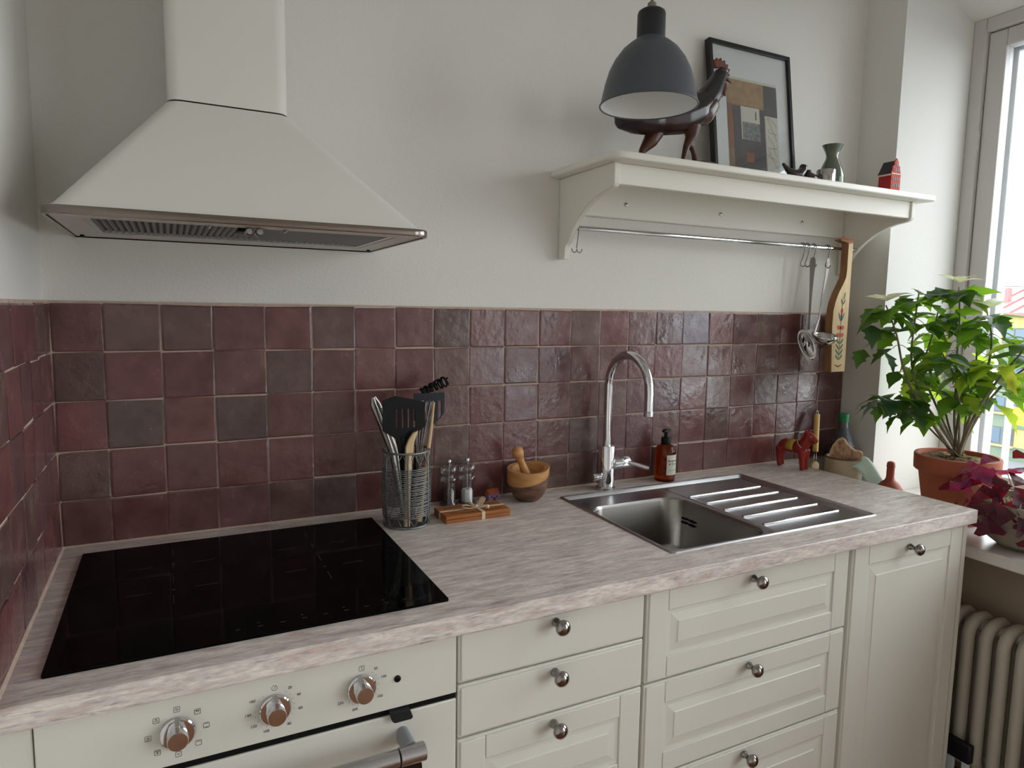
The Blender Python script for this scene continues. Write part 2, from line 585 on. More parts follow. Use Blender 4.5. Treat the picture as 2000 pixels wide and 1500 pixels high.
# ---------------------------------------------------------------- handmade wall tiles
ROWS = [1.4202, 1.3185, 1.2163, 1.1126, 1.0082, 0.911]
COLS = [0.0022, 0.0931, 0.1993, 0.3026, 0.4126, 0.515, 0.6174, 0.7193, 0.8202, 0.9193, 1.0207, 1.1258, 1.2314, 1.3301, 1.4297,
        1.5302, 1.6352, 1.741, 1.8428, 1.9514, 2.0576, 2.156, 2.258, 2.36, 2.387]
rt = random.Random(11)


def tile_mesh(k):
    r = random.Random(100 + k)
    st = [-0.5, -0.47, 0.47, 0.5]
    top, back = [], []
    cj = [(r.uniform(-.012, .012), r.uniform(-.012, .012)) for _ in range(4)]
    for j, tz in enumerate(st):
        for i, tx in enumerate(st):
            u, v = tx + 0.5, tz + 0.5
            dx = sum(c[0] * w for c, w in zip(cj, ((1 - u) * (1 - v), u * (1 - v), u * v, (1 - u) * v)))
            dz = sum(c[1] * w for c, w in zip(cj, ((1 - u) * (1 - v), u * (1 - v), u * v, (1 - u) * v)))
            edge = i in (0, 3) or j in (0, 3)
            corner = i in (0, 3) and j in (0, 3)
            k2 = 0.985 if corner and r.random() < 0.5 else 1.0
            wob = r.uniform(-.006, .006) if edge else 0
            y = (0.0005 + r.uniform(0, .0003)) if edge else r.uniform(-.0003, .0003)
            top.append(((tx + dx + wob) * k2, y, (tz + dz + wob * .8) * k2))
    ringi = [0, 1, 2, 3, 7, 11, 15, 14, 13, 12, 8, 4]
    fs = [(j * 4 + i, j * 4 + i + 1, j * 4 + i + 5, j * 4 + i + 4) for j in range(3) for i in range(3)]
    b = MB()
    bk = [(top[i][0], 0.0085, top[i][2]) for i in ringi]
    vs = top + bk
    n = len(ringi)
    fs += [(ringi[i], ringi[(i + 1) % n], 16 + (i + 1) % n, 16 + i) for i in range(n)]
    b.add(vs, fs)
    return b.mesh('tile', 'zellige')


TM = [tile_mesh(k) for k in range(14)]
# front faces look along -y in the tile mesh; the mesh is open at the back where it sits in the mortar


def tint():
    t = rt.random()
    if t < 0.14: c = (104, 79, 75)
    elif t < 0.34: c = (108, 74, 72)
    elif t < 0.46: c = (105, 72, 75)
    elif t < 0.62: c = (114, 70, 69)
    else: c = (110, 71, 69)
    l = lin(*c)
    g = rt.uniform(0.85, 1.12)
    return (l[0] * g, l[1] * g, l[2] * g, 1)


def place_tile(parent, x, y, z, w, h, rz, col=None):
    o = bpy.data.objects.new('tile', TM[rt.randrange(len(TM))])
    COL.objects.link(o)
    o.parent = parent
    o.location = (x, y, z)
    o.scale = (w, 1, h)
    o.rotation_euler = (rt.gauss(0, .012), rt.gauss(0, .004), rz + rt.gauss(0, .011))
    o.color = col or tint()


GREYISH = {(0, 16): (100, 82, 96), (1, 9): (112, 84, 82), (1, 18): (112, 86, 84), (1, 16): (108, 80, 76), (2, 1): (94, 74, 71),
           (2, 3): (90, 70, 68), (1, 4): (94, 72, 70), (3, 12): (98, 78, 75), (4, 5): (92, 72, 72), (2, 17): (112, 86, 84)}
for j in range(5):
    for i in range(len(COLS) - 1):
        x0 = COLS[i] + (rt.uniform(-.0022, .0022) if 0 < i else 0)
        x1 = COLS[i + 1] - 0.0022
        z1, z0 = ROWS[j] - 0.0008, ROWS[j + 1] + 0.0016
        if x1 - x0 < .02: x0 = COLS[i]
        c = GREYISH.get((j, i))
        c = tuple(v + 4 for v in c) if c else None
        place_tile(wall_back, (x0 + x1) / 2, 0, (z0 + z1) / 2 + rt.uniform(-.0012, .0012), x1 - x0, z1 - z0, 0, lin(*c) if c else None)
g = MB().box(-0.0098, 2.389, 0.0028, 0.0105, 0.905, 1.4245).build('grout', 'grout', wall_back)
OFFS = [0.056, 0.122, 0.133, 0.06, 0.105]
for j in range(5):
    y = -0.001
    first = True
    while y > -0.655:
        w = OFFS[j] if first else 0.1015
        first = False
        y1 = max(y - w, -0.66)
        hh = ROWS[j] - ROWS[j + 1]
        place_tile(wall_left, 0, (y + y1) / 2, (ROWS[j] + ROWS[j + 1]) / 2 + rt.uniform(-.0015, .0015), (y - y1) - 0.003, hh - .003, -PI / 2 + PI)
        y = y1
MB().box(-0.0105, -0.0028, -0.663, 0.0028, 0.905, 1.4245).build('grout', 'grout', wall_left)

MB().prism([(-.0027, .9095), (.0042, .9103), (.0030, .9118), (.0004, .9145), (-.0027, .9145)], 'y', -.634, -.001).build('sealant_bead', 'grout', wall_left)
MB().prism([(.0027, .9095), (-.0034, .9103), (-.0024, .9116), (-.0003, .9136), (.0027, .9136)], 'x', .001, 2.116).build('sealant_bead', 'grout', wall_back)

# ---------------------------------------------------------------- window with deep marble sill
win = struct(bpy.data.objects.new('window_1', None)); COL.objects.link(win); win.location = (2.78, -0.94, SILL)
win['_world'] = [2.78, -0.94, SILL]
f = MB()
f.box(2.765, 2.90, WY0, WY0 - 0.042, SILL + 0.002, HEAD).box(2.765, 2.90, WY1 + 0.05, WY1, SILL + 0.002, HEAD)
f.box(2.765, 2.90, WY1 + 0.05, WY0 - 0.042, HEAD - 0.045, HEAD).box(2.765, 2.90, WY1 + 0.05, WY0 - 0.042, SILL + 0.002, SILL + 0.04)
f.build('window_frame', 'window_paint', win, bevel=0.003)


def sash(y0, y1):
    s = MB()
    z0, z1, t = SILL + 0.042, HEAD - 0.048, 0.058
    s.box(2.782, 2.83, y0, y0 - t, z0, z1).box(2.782, 2.83, y1 + t, y1, z0, z1)
    s.box(2.782, 2.83, y1 + t, y0 - t, z1 - t, z1).box(2.782, 2.83, y1 + t, y0 - t, z0, z0 + t * .6)
    a = s.build('sash', 'window_paint', win, bevel=0.004)
    s = MB()
    t2 = 0.066
    s.box(2.845, 2.895, y0, y0 - t2, z0, z1).box(2.845, 2.895, y1 + t2, y1, z0, z1)
    s.box(2.845, 2.895, y1 + t2, y0 - t2, z1 - t2, z1).box(2.845, 2.895, y1 + t2, y0 - t2, z0, z0 + t * .6)
    s.build('outer_sash', 'window_white', win, bevel=0.003)
    MB().box(2.803, 2.807, y0 - t, y1 + t, z0 + t * .6, z1 - t).build('glass_pane', 'window_glass', a)
    for zz in (1.2, 2.03):
        h = MB().lathe([(.006, -.035), (.006, .035)], (0, 0), 10)
        h.v = [p + Vector((2.772, y0 + .004, zz)) for p in h.v]
        h.build('hinge', 'window_paint', a, smooth=40)


sash(WY0 - 0.044, -0.935)
sash(-0.945, WY1 + 0.052)
sl = MB()
sl.prism([(2.165, 0.0), (2.165, -1.85), (XR, -1.85), (XR, WY1 - .002), (2.79, WY1 + .002), (2.79, WY0 - .002), (XR - .002, WY0 - .002), (XR - .002, 0.0)], 'z', SILL - 0.034, SILL)
sl.build('window_sill', 'marble', win, bevel=0.004)
# glazed door added further along this wall, out of view, to bring in fill light
fill_door = struct(bpy.data.objects.new('added_fill_door', None)); COL.objects.link(fill_door); fill_door.location = (2.8, -3.0, 0); fill_door['_world'] = [2.8, -3.0, 0]
r_ = MB()
for a, b_ in ((BY_0, BY_0 - .09), (-2.97, -3.03), (BY_1 + .09, BY_1)): r_.box(2.78, 2.86, a, b_, 0.001, 2.54)
for a, b_ in ((BY_0 - .09, -2.97), (-3.03, BY_1 + .09)): r_.box(2.78, 2.86, a, b_, 0.001, .16).box(2.78, 2.86, a, b_, 2.46, 2.54)
r_.build('fill_door_frame', 'window_paint', fill_door)
for a, b_ in ((BY_0 - .09, -2.97), (-3.03, BY_1 + .09)): MB().box(2.818, 2.822, a, b_, .16, 2.46).build('glass_pane', 'window_glass', fill_door)

# ---------------------------------------------------------------- the street outside
GZ = -10.4
struct(MB().box(6, 140, -60, 120, GZ - .3, GZ).build('street_ground', 'asphalt'))
FX = 62.0
B = thing('apartment_building', 'yellow and green apartment block with pink metal roof across the street', 'building', (FX + 6, 32, GZ), world=True)
BY0, BY1 = 8.0, 56.0
MB().box(FX, FX + 12, BY0, BY1, GZ, 1.55).build('wall', 'facade_yellow', B)
for zb0, zb1 in ((-2.2, -.85), (-5.0, -3.75), (-7.7, -6.5), (GZ, -9.25)):
    MB().box(FX - 0.12, FX, BY0, BY1, zb0, zb1).build('spandrel_band', 'facade_green', B, off=B['_world'])
rf = MB().prism([(FX - .6, 1.5), (FX - .6, 1.75), (FX + 6, 3.85), (FX + 12.6, 1.75), (FX + 12.6, 1.5)], 'y', BY0 - .5, BY1 + .5)
# prism in the xz plane
roof = rf.build('roof', 'roof_metal', B)
seam = None
for k in range(40):
    y = BY0 + 1.2 * k
    if y > BY1: break
    if seam is None:
        m = MB().add([(FX - .62, y, 1.76), (FX - .62, y + .07, 1.76), (FX + 6, y + .07, 3.87), (FX + 6, y, 3.87),
                      (FX - .62, y, 1.86), (FX - .62, y + .07, 1.86), (FX + 6, y + .07, 3.97), (FX + 6, y, 3.97)],
                     [(0, 3, 2, 1), (4, 5, 6, 7), (0, 1, 5, 4), (1, 2, 6, 5), (2, 3, 7, 6), (3, 0, 4, 7)])
        seam = m.build('seam', 'roof_seam', roof)
        y_first = y
    else:
        copy_part(seam, roof, (0, y - y_first, 0))
MB().box(FX + 2.2, FX + 2.7, 31.35, 31.65, 2.2, 3.9).build('chimney', 'roof_metal', roof)
MB().tube([(FX + 6, BY0, 4.15), (FX + 6, BY1, 4.15)], .05, 6).build('ridge_rail', 'far_frame', roof)
for row, (z0, z1) in enumerate(((-.8, .53), (-3.7, -2.2), (-6.5, -5.05), (-9.2, -7.7))):
    for k in range(9):
        yc = 29.4 + (k - 4) * 3.3 + row * .12
        fr = MB().box(FX - .1, FX, yc - .95, yc + .95, z0, z1).build('window', 'far_frame', B)
        for s in (-1, 1):
            MB().box(FX - .14, FX - .1, yc + s * .45 - .38, yc + s * .45 + .38, z0 + .12, z1 - .1).build('pane', 'far_glass', fr)
        MB().box(FX - .32, FX, yc - 1.05, yc + 1.05, z0 - .14, z0).build('window_ledge', 'facade_yellow', B)
P_ = thing('flagpole', 'slim white flagpole with pointed finial outside the window', 'flagpole', (9.0, 2.765, GZ))
MB().lathe([(.05, 0), (.034, 10.9), (.03, 10.95)], (0, 0), 12).build('pole', 'window_white', P_, smooth=40)
MB().lathe([(.03, 10.95), (.05, 10.98), (.03, 11.04), (.012, 11.12), (.001, 11.17)], (0, 0), 12).build('finial', 'window_white', P_, smooth=40)
MB().prism([(-.30, 10.55), (-.30, 10.72), (-.04, 10.78), (-.04, 10.58)], 'x', -.006, .006).build('pennant', 'flag_yellow', P_)

# ================================================================ base cabinets
YF = -0.617          # face of the cabinet fronts
TOPF = 0.8715


def knob(parent, x, z):
    k = MB().lathe([(.0085, 0), (.0085, -.003), (.0062, -.006), (.0050, -.011), (.0055, -.014), (.0105, -.018), (.0142, -.023),
                    (.0148, -.027), (.0125, -.0315), (.0070, -.0345), (.001, -.0355)], axis='y', o=(x, YF - .003, z), seg=20)
    return k.build('knob', 'nickel', parent, smooth=60)


def carcass(t, x0, x1):
    b = MB()
    y0, y1, z0, z1 = -0.596, -0.03, 0.085, 0.872
    b.box(x0 + .001, x0 + .017, y0, y1, z0, z1).box(x1 - .017, x1 - .001, y0, y1, z0, z1)
    b.box(x0 + .017, x1 - .017, y0, y1, z0, z0 + .016).box(x0 + .017, x1 - .017, y1 - .01, y1, z0 + .016, z1)
    b.build('carcass', 'cream_lacquer', t)
    MB().box(x0 + .001, x1 - .001, -0.54, -0.525, 0.0, 0.084).build('plinth', 'cream_lacquer', t)


def front(t, name, x0, x1, z0, z1, framed, kx, kz, rail=.048, stile=.052, reclip=True):
    """a drawer or door front: backing slab, raised frame, raised centre panel, knob"""
    g = .0016
    x0, x1, z0, z1 = x0 + g, x1 - g, z0 + g, z1 - g
    d = MB().box(x0, x1, YF + .019, YF + .003, z0, z1).build(name, 'cream_lacquer', t, bevel=.0022)
    e = .0045
    ya, yb = YF + .004, YF - .0005
    if not framed:
        MB().box(x0 + e, x1 - e, ya, yb, z0 + e, z1 - e).build('raised_face', 'cream_lacquer', d, bevel=.0018)
    else:
        for a, b_ in ((x0 + e, x0 + stile), (x1 - stile, x1 - e)):
            MB().box(a, b_, ya, yb, z0 + e, z1 - e).build('stile', 'cream_lacquer', d, bevel=.0015)
        for a, b_ in ((z0 + e, z0 + rail), (z1 - rail, z1 - e)):
            MB().box(x0 + stile + .0012, x1 - stile - .0012, ya, yb, a, b_).build('rail', 'cream_lacquer', d, bevel=.0015)
        # raised and fielded panel
        px0, px1, pz0, pz1 = x0 + stile + .008, x1 - stile - .008, z0 + rail + .008, z1 - rail - .008
        s = .018 if (z1 - z0) < .3 else .022
        L0 = [(px0, ya, pz0), (px1, ya, pz0), (px1, ya, pz1), (px0, ya, pz1)]
        L1 = [(px0, ya - .0008, pz0), (px1, ya - .0008, pz0), (px1, ya - .0008, pz1), (px0, ya - .0008, pz1)]
        L2 = [(px0 + s, yb + .0012, pz0 + s), (px1 - s, yb + .0012, pz0 + s), (px1 - s, yb + .0012, pz1 - s), (px0 + s, yb + .0012, pz1 - s)]
        L3 = [(px0 + s + .0015, yb - .0005, pz0 + s + .0015), (px1 - s - .0015, yb - .0005, pz0 + s + .0015), (px1 - s - .0015, yb - .0005, pz1 - s - .0015), (px0 + s + .0015, yb - .0005, pz1 - s - .0015)]
        MB().loft([L0, L1, L2, L3]).build('panel', 'cream_lacquer', d)
    knob(d, kx, kz)
    return d


XO = 0.0368
X1, X2, X3, X4 = XO + .6, XO + 1.001, XO + 1.605, 2.112
# filler strip between oven and wall
MB().box(-0.0095, XO - .002, YF + .004, YF + .02, 0.085, TOPF).build('filler_panel', 'cream_lacquer', None, bevel=.001,
    off=(0.013, YF + .012, 0.085))
tag(bpy.data.objects['filler_panel'], 'narrow cream filler strip between oven and tiled left wall', 'panel')

c40 = thing('drawer_cabinet', 'narrow cream drawer cabinet with flat top drawers next to the oven', 'cabinet', ((X1 + X2) / 2, -.3, 0), world=True)
carcass(c40, X1, X2)
zs = [TOPF, .7745, .6735, .475, .088]
for k in range(4):
    front(c40, 'drawer_front', X1, X2 - .002, zs[k + 1], zs[k], k >= 2, .8285, zs[k] - .0195)
c60 = thing('sink_cabinet', 'wide cream cabinet with framed drawers under the sink', 'cabinet', ((X2 + X3) / 2, -.3, 0), world=True)
carcass(c60, X2, X3)
zs = [TOPF, .6735, .465, .088]
for k in range(3):
    front(c60, 'drawer_front', X2 + .002, X3 - .002, zs[k + 1], zs[k], True, 1.3225, zs[k] - .0205)
cend = thing('end_cabinet', 'cream cabinet with tall panelled door beside the radiator', 'cabinet', ((X3 + X4) / 2, -.3, 0), world=True)
carcass(cend, X3, X4 - .019)
front(cend, 'door', X3 + .009, X4 - .019, .088, TOPF, True, 1.860, .842, rail=.052, stile=.055)
MB().box(X4 - .017, X4, YF + .002, -.012, 0, .8725).build('cover_panel', 'cream_lacquer', cend, bevel=.001)

# ---------------------------------------------------------------- oven
ov = thing('oven', 'cream built-in oven with three chrome knobs under the black hob', 'oven', ((XO + X1) / 2, -.3, 0), world=True)
MB().box(XO + .004, X1 - .005, -.594, -.04, .30, .868).build('body', 'black_plastic', ov)
MB().box(XO, X1 - .003, YF, -.596, .7634, TOPF).build('control_panel', 'oven_enamel', ov, bevel=.0015)
cp = bpy.data.objects['control_panel']
dr = MB().box(XO, X1 - .003, YF, -.596, .31, .7525).build('oven_door', 'oven_enamel', ov, bevel=.002)
MB().box(XO + .001, X1 - .004, YF + .0035, -.597, .7528, .7632).build('door_seal', 'black_plastic', ov)
gl = MB().prism(rrect(.105, .572, .37, .668, .02), 'y', YF - .0006, YF + .003).build('door_glass', 'oven_glass', dr)
hb = MB().tube([(.12, YF - .052, .712), (.514, YF - .052, .712)], .0135, 20).build('handle', 'steel_brushed', dr, smooth=40)
for a, b_ in ((.516, .5585), (.0755, .118)):
    MB().lathe([(.013, a), (.0148, a + .001), (.0148, b_ - .001), (.0135, b_)], axis='x', o=(0, YF - .052, .712), seg=24).build('handle_end', 'steel_brushed', hb, smooth=40)
for xx in (.5375, .0965):
    MB().prism(rrect(xx - .010, xx + .010, .6985, .7285, .0095), 'y', YF - .045, YF).build('handle_post', 'grey_plastic', hb, smooth=50)
MB().prism([(.5145, .762), (.5175, .748), (.5215, .7445), (.5500, .7445), (.5525, .748), (.5475, .762)], 'y', YF - .012, YF + .004).build('child_latch', 'black_rubber', dr, bevel=.001)
MB().lathe([(.0055, 0), (.0055, -.0025), (.0045, -.0032)], axis='y', o=(.5293, YF, .8145), seg=18).build('indicator_lamp', 'black_plastic', cp, smooth=50)
MB().box(XO, X1 - .003, YF + .002, -.596, .09, .306).build('drawer_front', 'cream_lacquer', ov, bevel=.002)
MB().box(XO, X1 - .003, -.54, -.525, 0, .084).build('plinth', 'cream_lacquer', ov)
KX = (.2052, .3377, .4697)
KZ = .8128
for x, rot in zip(KX, (0, 0, -.16)):
    kb = MB().lathe([(.0215, 0), (.0232, -.002), (.0232, -.006), (.0215, -.008), (.0155, -.0085)], axis='y', o=(0, 0, 0), seg=32)
    kb.v = [p + Vector((x, YF, KZ)) for p in kb.v]
    ko = kb.build('control_knob', 'chrome', cp, smooth=40)
    gr = MB().lathe([(.0138, -.008), (.0138, -.0255), (.0130, -.0268), (.001, -.027)], axis='y', o=(x, YF, KZ), seg=32).build('grip', 'chrome', ko, smooth=40)
    p = MB().box(-.0034, .0034, -.0262, -.003, .006, .0236)
    c_, s_ = math.cos(rot), math.sin(rot)
    p.v = [Vector((v.x * c_ + v.z * s_ + x, v.y + YF, -v.x * s_ + v.z * c_ + KZ)) for v in p.v]
    p.build('pointer', 'steel_brushed', ko, bevel=.001)
OL = ov['_world']


def mark(body, x, z, size=.0062):
    o = text_mesh('marking', body, size, 'print_ink', cp, (x - OL[0], YF - .0003 - OL[1], z - OL[2]), (PI / 2, 0, 0))
    return o


def stroke(paths, x, z, s, name='symbol'):
    b = MB()
    for path in paths:
        for (ax, az), (bx, bz) in zip(path[:-1], path[1:]):
            a, c = Vector((x + ax * s, 0, z + az * s)), Vector((x + bx * s, 0, z + bz * s))
            d = (c - a)
            if d.length < 1e-6: continue
            d.normalize()
            n = Vector((-d.z, 0, d.x)) * .00028
            a -= d * .0002; c += d * .0002
            b.add([(q.x, YF - .0003, q.z) for q in (a - n, c - n, c + n, a + n)] + [(q.x, YF + .0001, q.z) for q in (a - n, c - n, c + n, a + n)],
                  [(0, 1, 2, 3), (7, 6, 5, 4), (0, 4, 5, 1), (1, 5, 6, 2), (2, 6, 7, 3), (3, 7, 4, 0)])
    return b.build(name, 'print_ink', cp)


SQ = [(-1, -.8), (-.8, -1), (.8, -1), (1, -.8), (1, .8), (.8, 1), (-.8, 1), (-1, .8), (-1, -.8)]
circ = lambda r, n=10: [(r * math.cos(2 * PI * k / n), r * math.sin(2 * PI * k / n)) for k in range(n + 1)]
ICON = [[SQ, circ(.42)], [SQ, [(-.8, .5), (.8, .5)], [(-.5, .5), (-.3, -.1), (0, .5), (.3, -.1), (.5, .5)]], [SQ, [(-.6, .7), (.6, .7)], [(-.6, -.7), (.6, -.7)]],
        [SQ, [(-.6, .6), (.6, .6)]], [SQ, [(-.5, .4), (0, -.4), (.5, .4)]], [SQ, [(-.6, .6), (0, -.5), (.6, .6), (-.6, .6)], [(0, .3), (0, -.5)]],
        [SQ, [(-.6, -.2), (0, .5), (.6, -.2)], [(0, .4), (0, -.6)], [(-.4, -.6), (.4, -.6)]], [SQ, circ(.38), [(-.2, .6), (.2, .6)]]]
for k in range(8):
    a = PI / 2 - k * PI / 4
    stroke(ICON[k], KX[0] + .0375 * math.cos(a), KZ + .034 * math.sin(a), .0038)
stroke([circ(1, 14), [(0, 0), (.45, .5)], [(0, 0), (-.2, -.3)]], KX[1], KZ + .033, .0040)
stroke([SQ, [(-.5, .5), (-.3, .5)], [(.5, .5), (.1, .5), (-.1, .2), (-.1, -.2), (.1, -.5), (.5, -.5)]], KX[2] + .001, KZ + .033, .0040)
for s_, deg in (('20', 36), ('40', 66), ('60', 104), ('80', 148), ('100', 200), ('120', 234), ('140', 268), ('160', 304)):
    a = PI / 2 - math.radians(deg)
    mark(s_, KX[1] + .0385 * math.cos(a), KZ + .035 * math.sin(a))
for deg in range(36, 330, 17):
    a = PI / 2 - math.radians(deg)
    stroke([[(-.12, 0), (.12, 0)]], KX[1] + .0285 * math.cos(a), KZ + .0285 * math.sin(a), .003)
for s_, deg in (('50', 38), ('100', 72), ('150', 128), ('200', 196), ('250', 240)):
    a = PI / 2 - math.radians(deg)
    mark(s_, KX[2] + .0385 * math.cos(a), KZ + .035 * math.sin(a))
for deg in range(38, 250, 17):
    a = PI / 2 - math.radians(deg)
    stroke([[(-.12, 0), (.12, 0)]], KX[2] + .0285 * math.cos(a), KZ + .0285 * math.sin(a), .003)

# ---------------------------------------------------------------- countertop with a cut-out for the sink bowl
CX0, CX1, CY0, CY1 = 0.0005, 2.117, -0.0005, -0.635
HX0, HX1, HY0, HY1 = 1.156, 1.813, -0.089, -0.551
ct = MB()
Z0, Z1 = ZC - .036, ZC
outer = [(CX0, CY1), (CX1, CY1), (CX1, CY0), (CX0, CY0)]
inner = [(HX0, HY1), (HX1, HY1), (HX1, HY0), (HX0, HY0)]
vs = [(x, y, z) for z in (Z0, Z1) for lp in (outer, inner) for x, y in lp]
fs = []
for i in range(4):
    j = (i + 1) % 4
    fs += [(i, j, 4 + j, 4 + i), (8 + i, 12 + i, 12 + j, 8 + j), (i, 8 + i, 8 + j, j), (4 + i, 4 + j, 12 + j, 12 + i)]
ct.add(vs, fs)
top = ct.build('countertop', 'travertine_laminate', None, bevel=.0028, seg=3, off=(1.058, -.318, Z0))
tag(top, 'long laminate worktop with pinkish grey travertine streaks', 'countertop')

# ---------------------------------------------------------------- induction hob
hob = thing('induction_hob', 'black glass induction hob set on the worktop by the left wall', 'hob', (.338, -.32, ZC), world=True)
HZ = ZC
MB().prism(rrect(.0415, .6365, -.576, -.0646, .004, 3), 'z', HZ, HZ + .0045).build('glass_plate', 'hob_glass', hob, bevel=.0008)
hm = bpy.data.objects['glass_plate']


def hline(x0, y0, x1, y1, w=.0009):
    d = Vector((x1 - x0, y1 - y0, 0)).normalized()
    n = Vector((-d.y, d.x, 0)) * w / 2
    a, c = Vector((x0, y0, 0)), Vector((x1, y1, 0))
    b = MB().add([tuple(q) for z in (HZ + .0044, HZ + .00475) for q in [p + Vector((0, 0, z)) for p in (a - n, c - n, c + n, a + n)]],
                 [(3, 2, 1, 0), (4, 5, 6, 7), (0, 1, 5, 4), (1, 2, 6, 5), (2, 3, 7, 6), (3, 0, 4, 7)])
    return b.build('zone_mark', 'hob_mark', hm)


for zx in (.205, .470):
    for y0, y1 in ((-.115, -.15), (-.19, -.225), (-.265, -.30), (-.36, -.40)):
        hline(zx, y0, zx, y1, .0007)
    for yy in (-.205, -.335):
        hline(zx - .075, yy, zx - .035, yy, .0006); hline(zx + .035, yy, zx + .075, yy, .0006); hline(zx - .003, yy, zx + .003, yy, .002)
for k in range(9):
    xx = .29 + .034 * k
    hline(xx, -.545, xx + .008, -.545, .0014)
    if k % 2: hline(xx, -.532, xx + .004, -.532, .0014)

# ---------------------------------------------------------------- sink with drainer
sk = thing('sink', 'stainless steel inset sink with drainer ridges', 'sink', (1.485, -.32, ZC), world=True)
SX0, SX1, SY0, SY1 = 1.150, 1.819, -.557, -.083
BX0, BX1, BY0_, BY1_ = 1.172, 1.476, -.531, -.180
b = MB()
n = 6
def lp(x0, x1, y0, y1, r, z): return [(p[0], p[1], z) for p in rrect(x0, x1, y0, y1, r, n)]
# rim: outer edge -> raised bead -> flat deck down to the bowl mouth, drainer basin to the right
def rl_(d, r, z, dback=0): return lp(SX0 + d, SX1 - d, SY0 + d, SY1 - d - dback, r, ZC + z)
b.loft([rl_(0, .010, .0003), rl_(.001, .010, .0028), rl_(.0035, .010, .0040), rl_(.0070, .009, .0040), rl_(.0095, .008, .0020), rl_(.0135, .007, -.0060, .003)], True, False, False)
rim = b.build('rim', 'steel_brushed', sk, smooth=50)
# deck with bowl mouth hole: bridge between inner rim loop and bowl loop
d = MB()
inn = rl_(.0135, .007, -.0060, .003)
mouth = lp(BX0, BX1, BY0_, BY1_, .055, ZC - .0062)
N4 = len(inn) // 4
d.v = [Vector(p) for p in inn] + [Vector(p) for p in mouth]
K = len(inn)
d.f = [(i, (i + 1) % K, K + (i + 1) % K, K + i) for i in range(K)]
deck = d.build('deck', 'steel_brushed', sk)
bw = MB()
bw.loft([lp(BX0, BX1, BY0_, BY1_, .055, ZC - .0062), lp(BX0 + .002, BX1 - .002, BY0_ + .002, BY1_ - .002, .054, ZC - .009),
         lp(BX0 + .004, BX1 - .004, BY0_ + .004, BY1_ - .004, .053, ZC - .014), lp(BX0 + .008, BX1 - .008, BY0_ + .008, BY1_ - .008, .052, ZC - .135),
         lp(BX0 + .014, BX1 - .014, BY0_ + .014, BY1_ - .014, .048, ZC - .150), lp(BX0 + .028, BX1 - .028, BY0_ + .028, BY1_ - .028, .040, ZC - .158),
         lp(BX0 + .10, BX1 - .10, BY0_ + .12, BY1_ - .12, .03, ZC - .161)], True, False, True)
bowl = bw.build('bowl', 'steel_bowl', sk, smooth=60)
dp = MB()
dp.loft([lp(1.488, 1.800, -.538, -.106, .02, ZC - .0061), lp(1.490, 1.798, -.536, -.108, .018, ZC - .0050), lp(1.497, 1.792, -.530, -.114, .014, ZC - .0056)], True, False, True)
dp.build('drainer', 'steel_brushed', sk, smooth=50)
for yy in (-.210, -.277, -.344, -.410, -.477):
    MB().loft([[(1.499, yy - .0045, ZC - .0058), (1.777, yy - .0045 + .004, ZC - .0058), (1.779, yy + .0045 + .004, ZC - .0058), (1.499, yy + .0045, ZC - .0058)],
               [(1.501, yy - .003, ZC - .0016), (1.775, yy - .003 + .004, ZC - .0016), (1.777, yy + .003 + .004, ZC - .0016), (1.501, yy + .003, ZC - .0016)]]).build('ridge', 'chrome', sk, bevel=.0012)
for yy in (-.232, -.262):
    for zz in (.842, .853):
        MB().prism(rrect(yy - .011, yy + .011, zz - .0028, zz + .0028, .0027), 'x', 1.4650, 1.4705).build('overflow_slot', 'black_plastic', bowl)
MB().lathe([(.045, ZC - .1605), (.045, ZC - .1595), (.038, ZC - .1590), (.012, ZC - .1592)], (1.32, -.355), 24).build('drain', 'chrome', bowl, smooth=50)

# ---------------------------------------------------------------- mixer tap
fa = thing('kitchen_tap', 'tall chrome swan neck mixer tap behind the sink', 'tap', (1.324, -.055, ZC))
MB().lathe([(.0275, 0), (.0275, .006), (.0245, .009), (.0245, .124), (.0235, .127), (.0125, .128)], (0, 0), 28).build('body', 'chrome', fa, smooth=40)
path = [(0, 0, .12), (0, 0, .22), (0, 0, .30)]
for k in range(1, 17):
    a = PI * k / 16
    path.append((0, -.0915 + .0915 * math.cos(a), .30 + .092 * math.sin(a)))
path += [(0, -.183, .275), (0, -.183, .252)]
sp = MB().tube(path, .0122, 20).build('spout', 'chrome', fa, smooth=60)
MB().lathe([(.0118, .252), (.0128, .250), (.0128, .238), (.010, .237)], (0, -.183), 20).build('aerator', 'steel_brushed', sp, smooth=40)
hv = MB().lathe([(.0165, .022), (.0165, .048), (.0160, .0485), (.0160, .0495), (.0170, .050), (.0170, .075), (.0155, .078)], axis='x', o=(0, 0, .072), seg=24).build('handle', 'chrome', fa, smooth=40)
MB().tube([(.066, -.010, .074), (.082, -.030, .070), (.100, -.055, .064), (.106, -.062, .063)], [.0065, .006, .0065, .005], 12, .8).build('lever', 'chrome', hv, smooth=60)
MB().lathe([(.010, -.022), (.010, -.034), (.0125, -.035), (.0125, -.047), (.011, -.049)], axis='x', o=(0, -.004, .038), seg=20).build('side_valve', 'chrome', fa, smooth=40)

# ================================================================ extractor hood
hd = thing('extractor_hood', 'cream pyramid extractor hood with steel rim above the hob', 'hood', (.345, .01, 1.552), world=True)
HX0, HX1, HYF = .047, .662, -.415
n = 6


def hl(x0, x1, y0, z, r):
    """rounded front corners, square at the wall"""
    pts = [(x1, .0095, z), (x0, .0095, z)]
    for k in range(n + 1):
        a = PI + PI / 2 * k / n
        pts.append((x0 + r + r * math.cos(a), y0 + r + r * math.sin(a), z))
    for k in range(n + 1):
        a = 1.5 * PI + PI / 2 * k / n
        pts.append((x1 - r + r * math.cos(a), y0 + r + r * math.sin(a), z))
    return pts


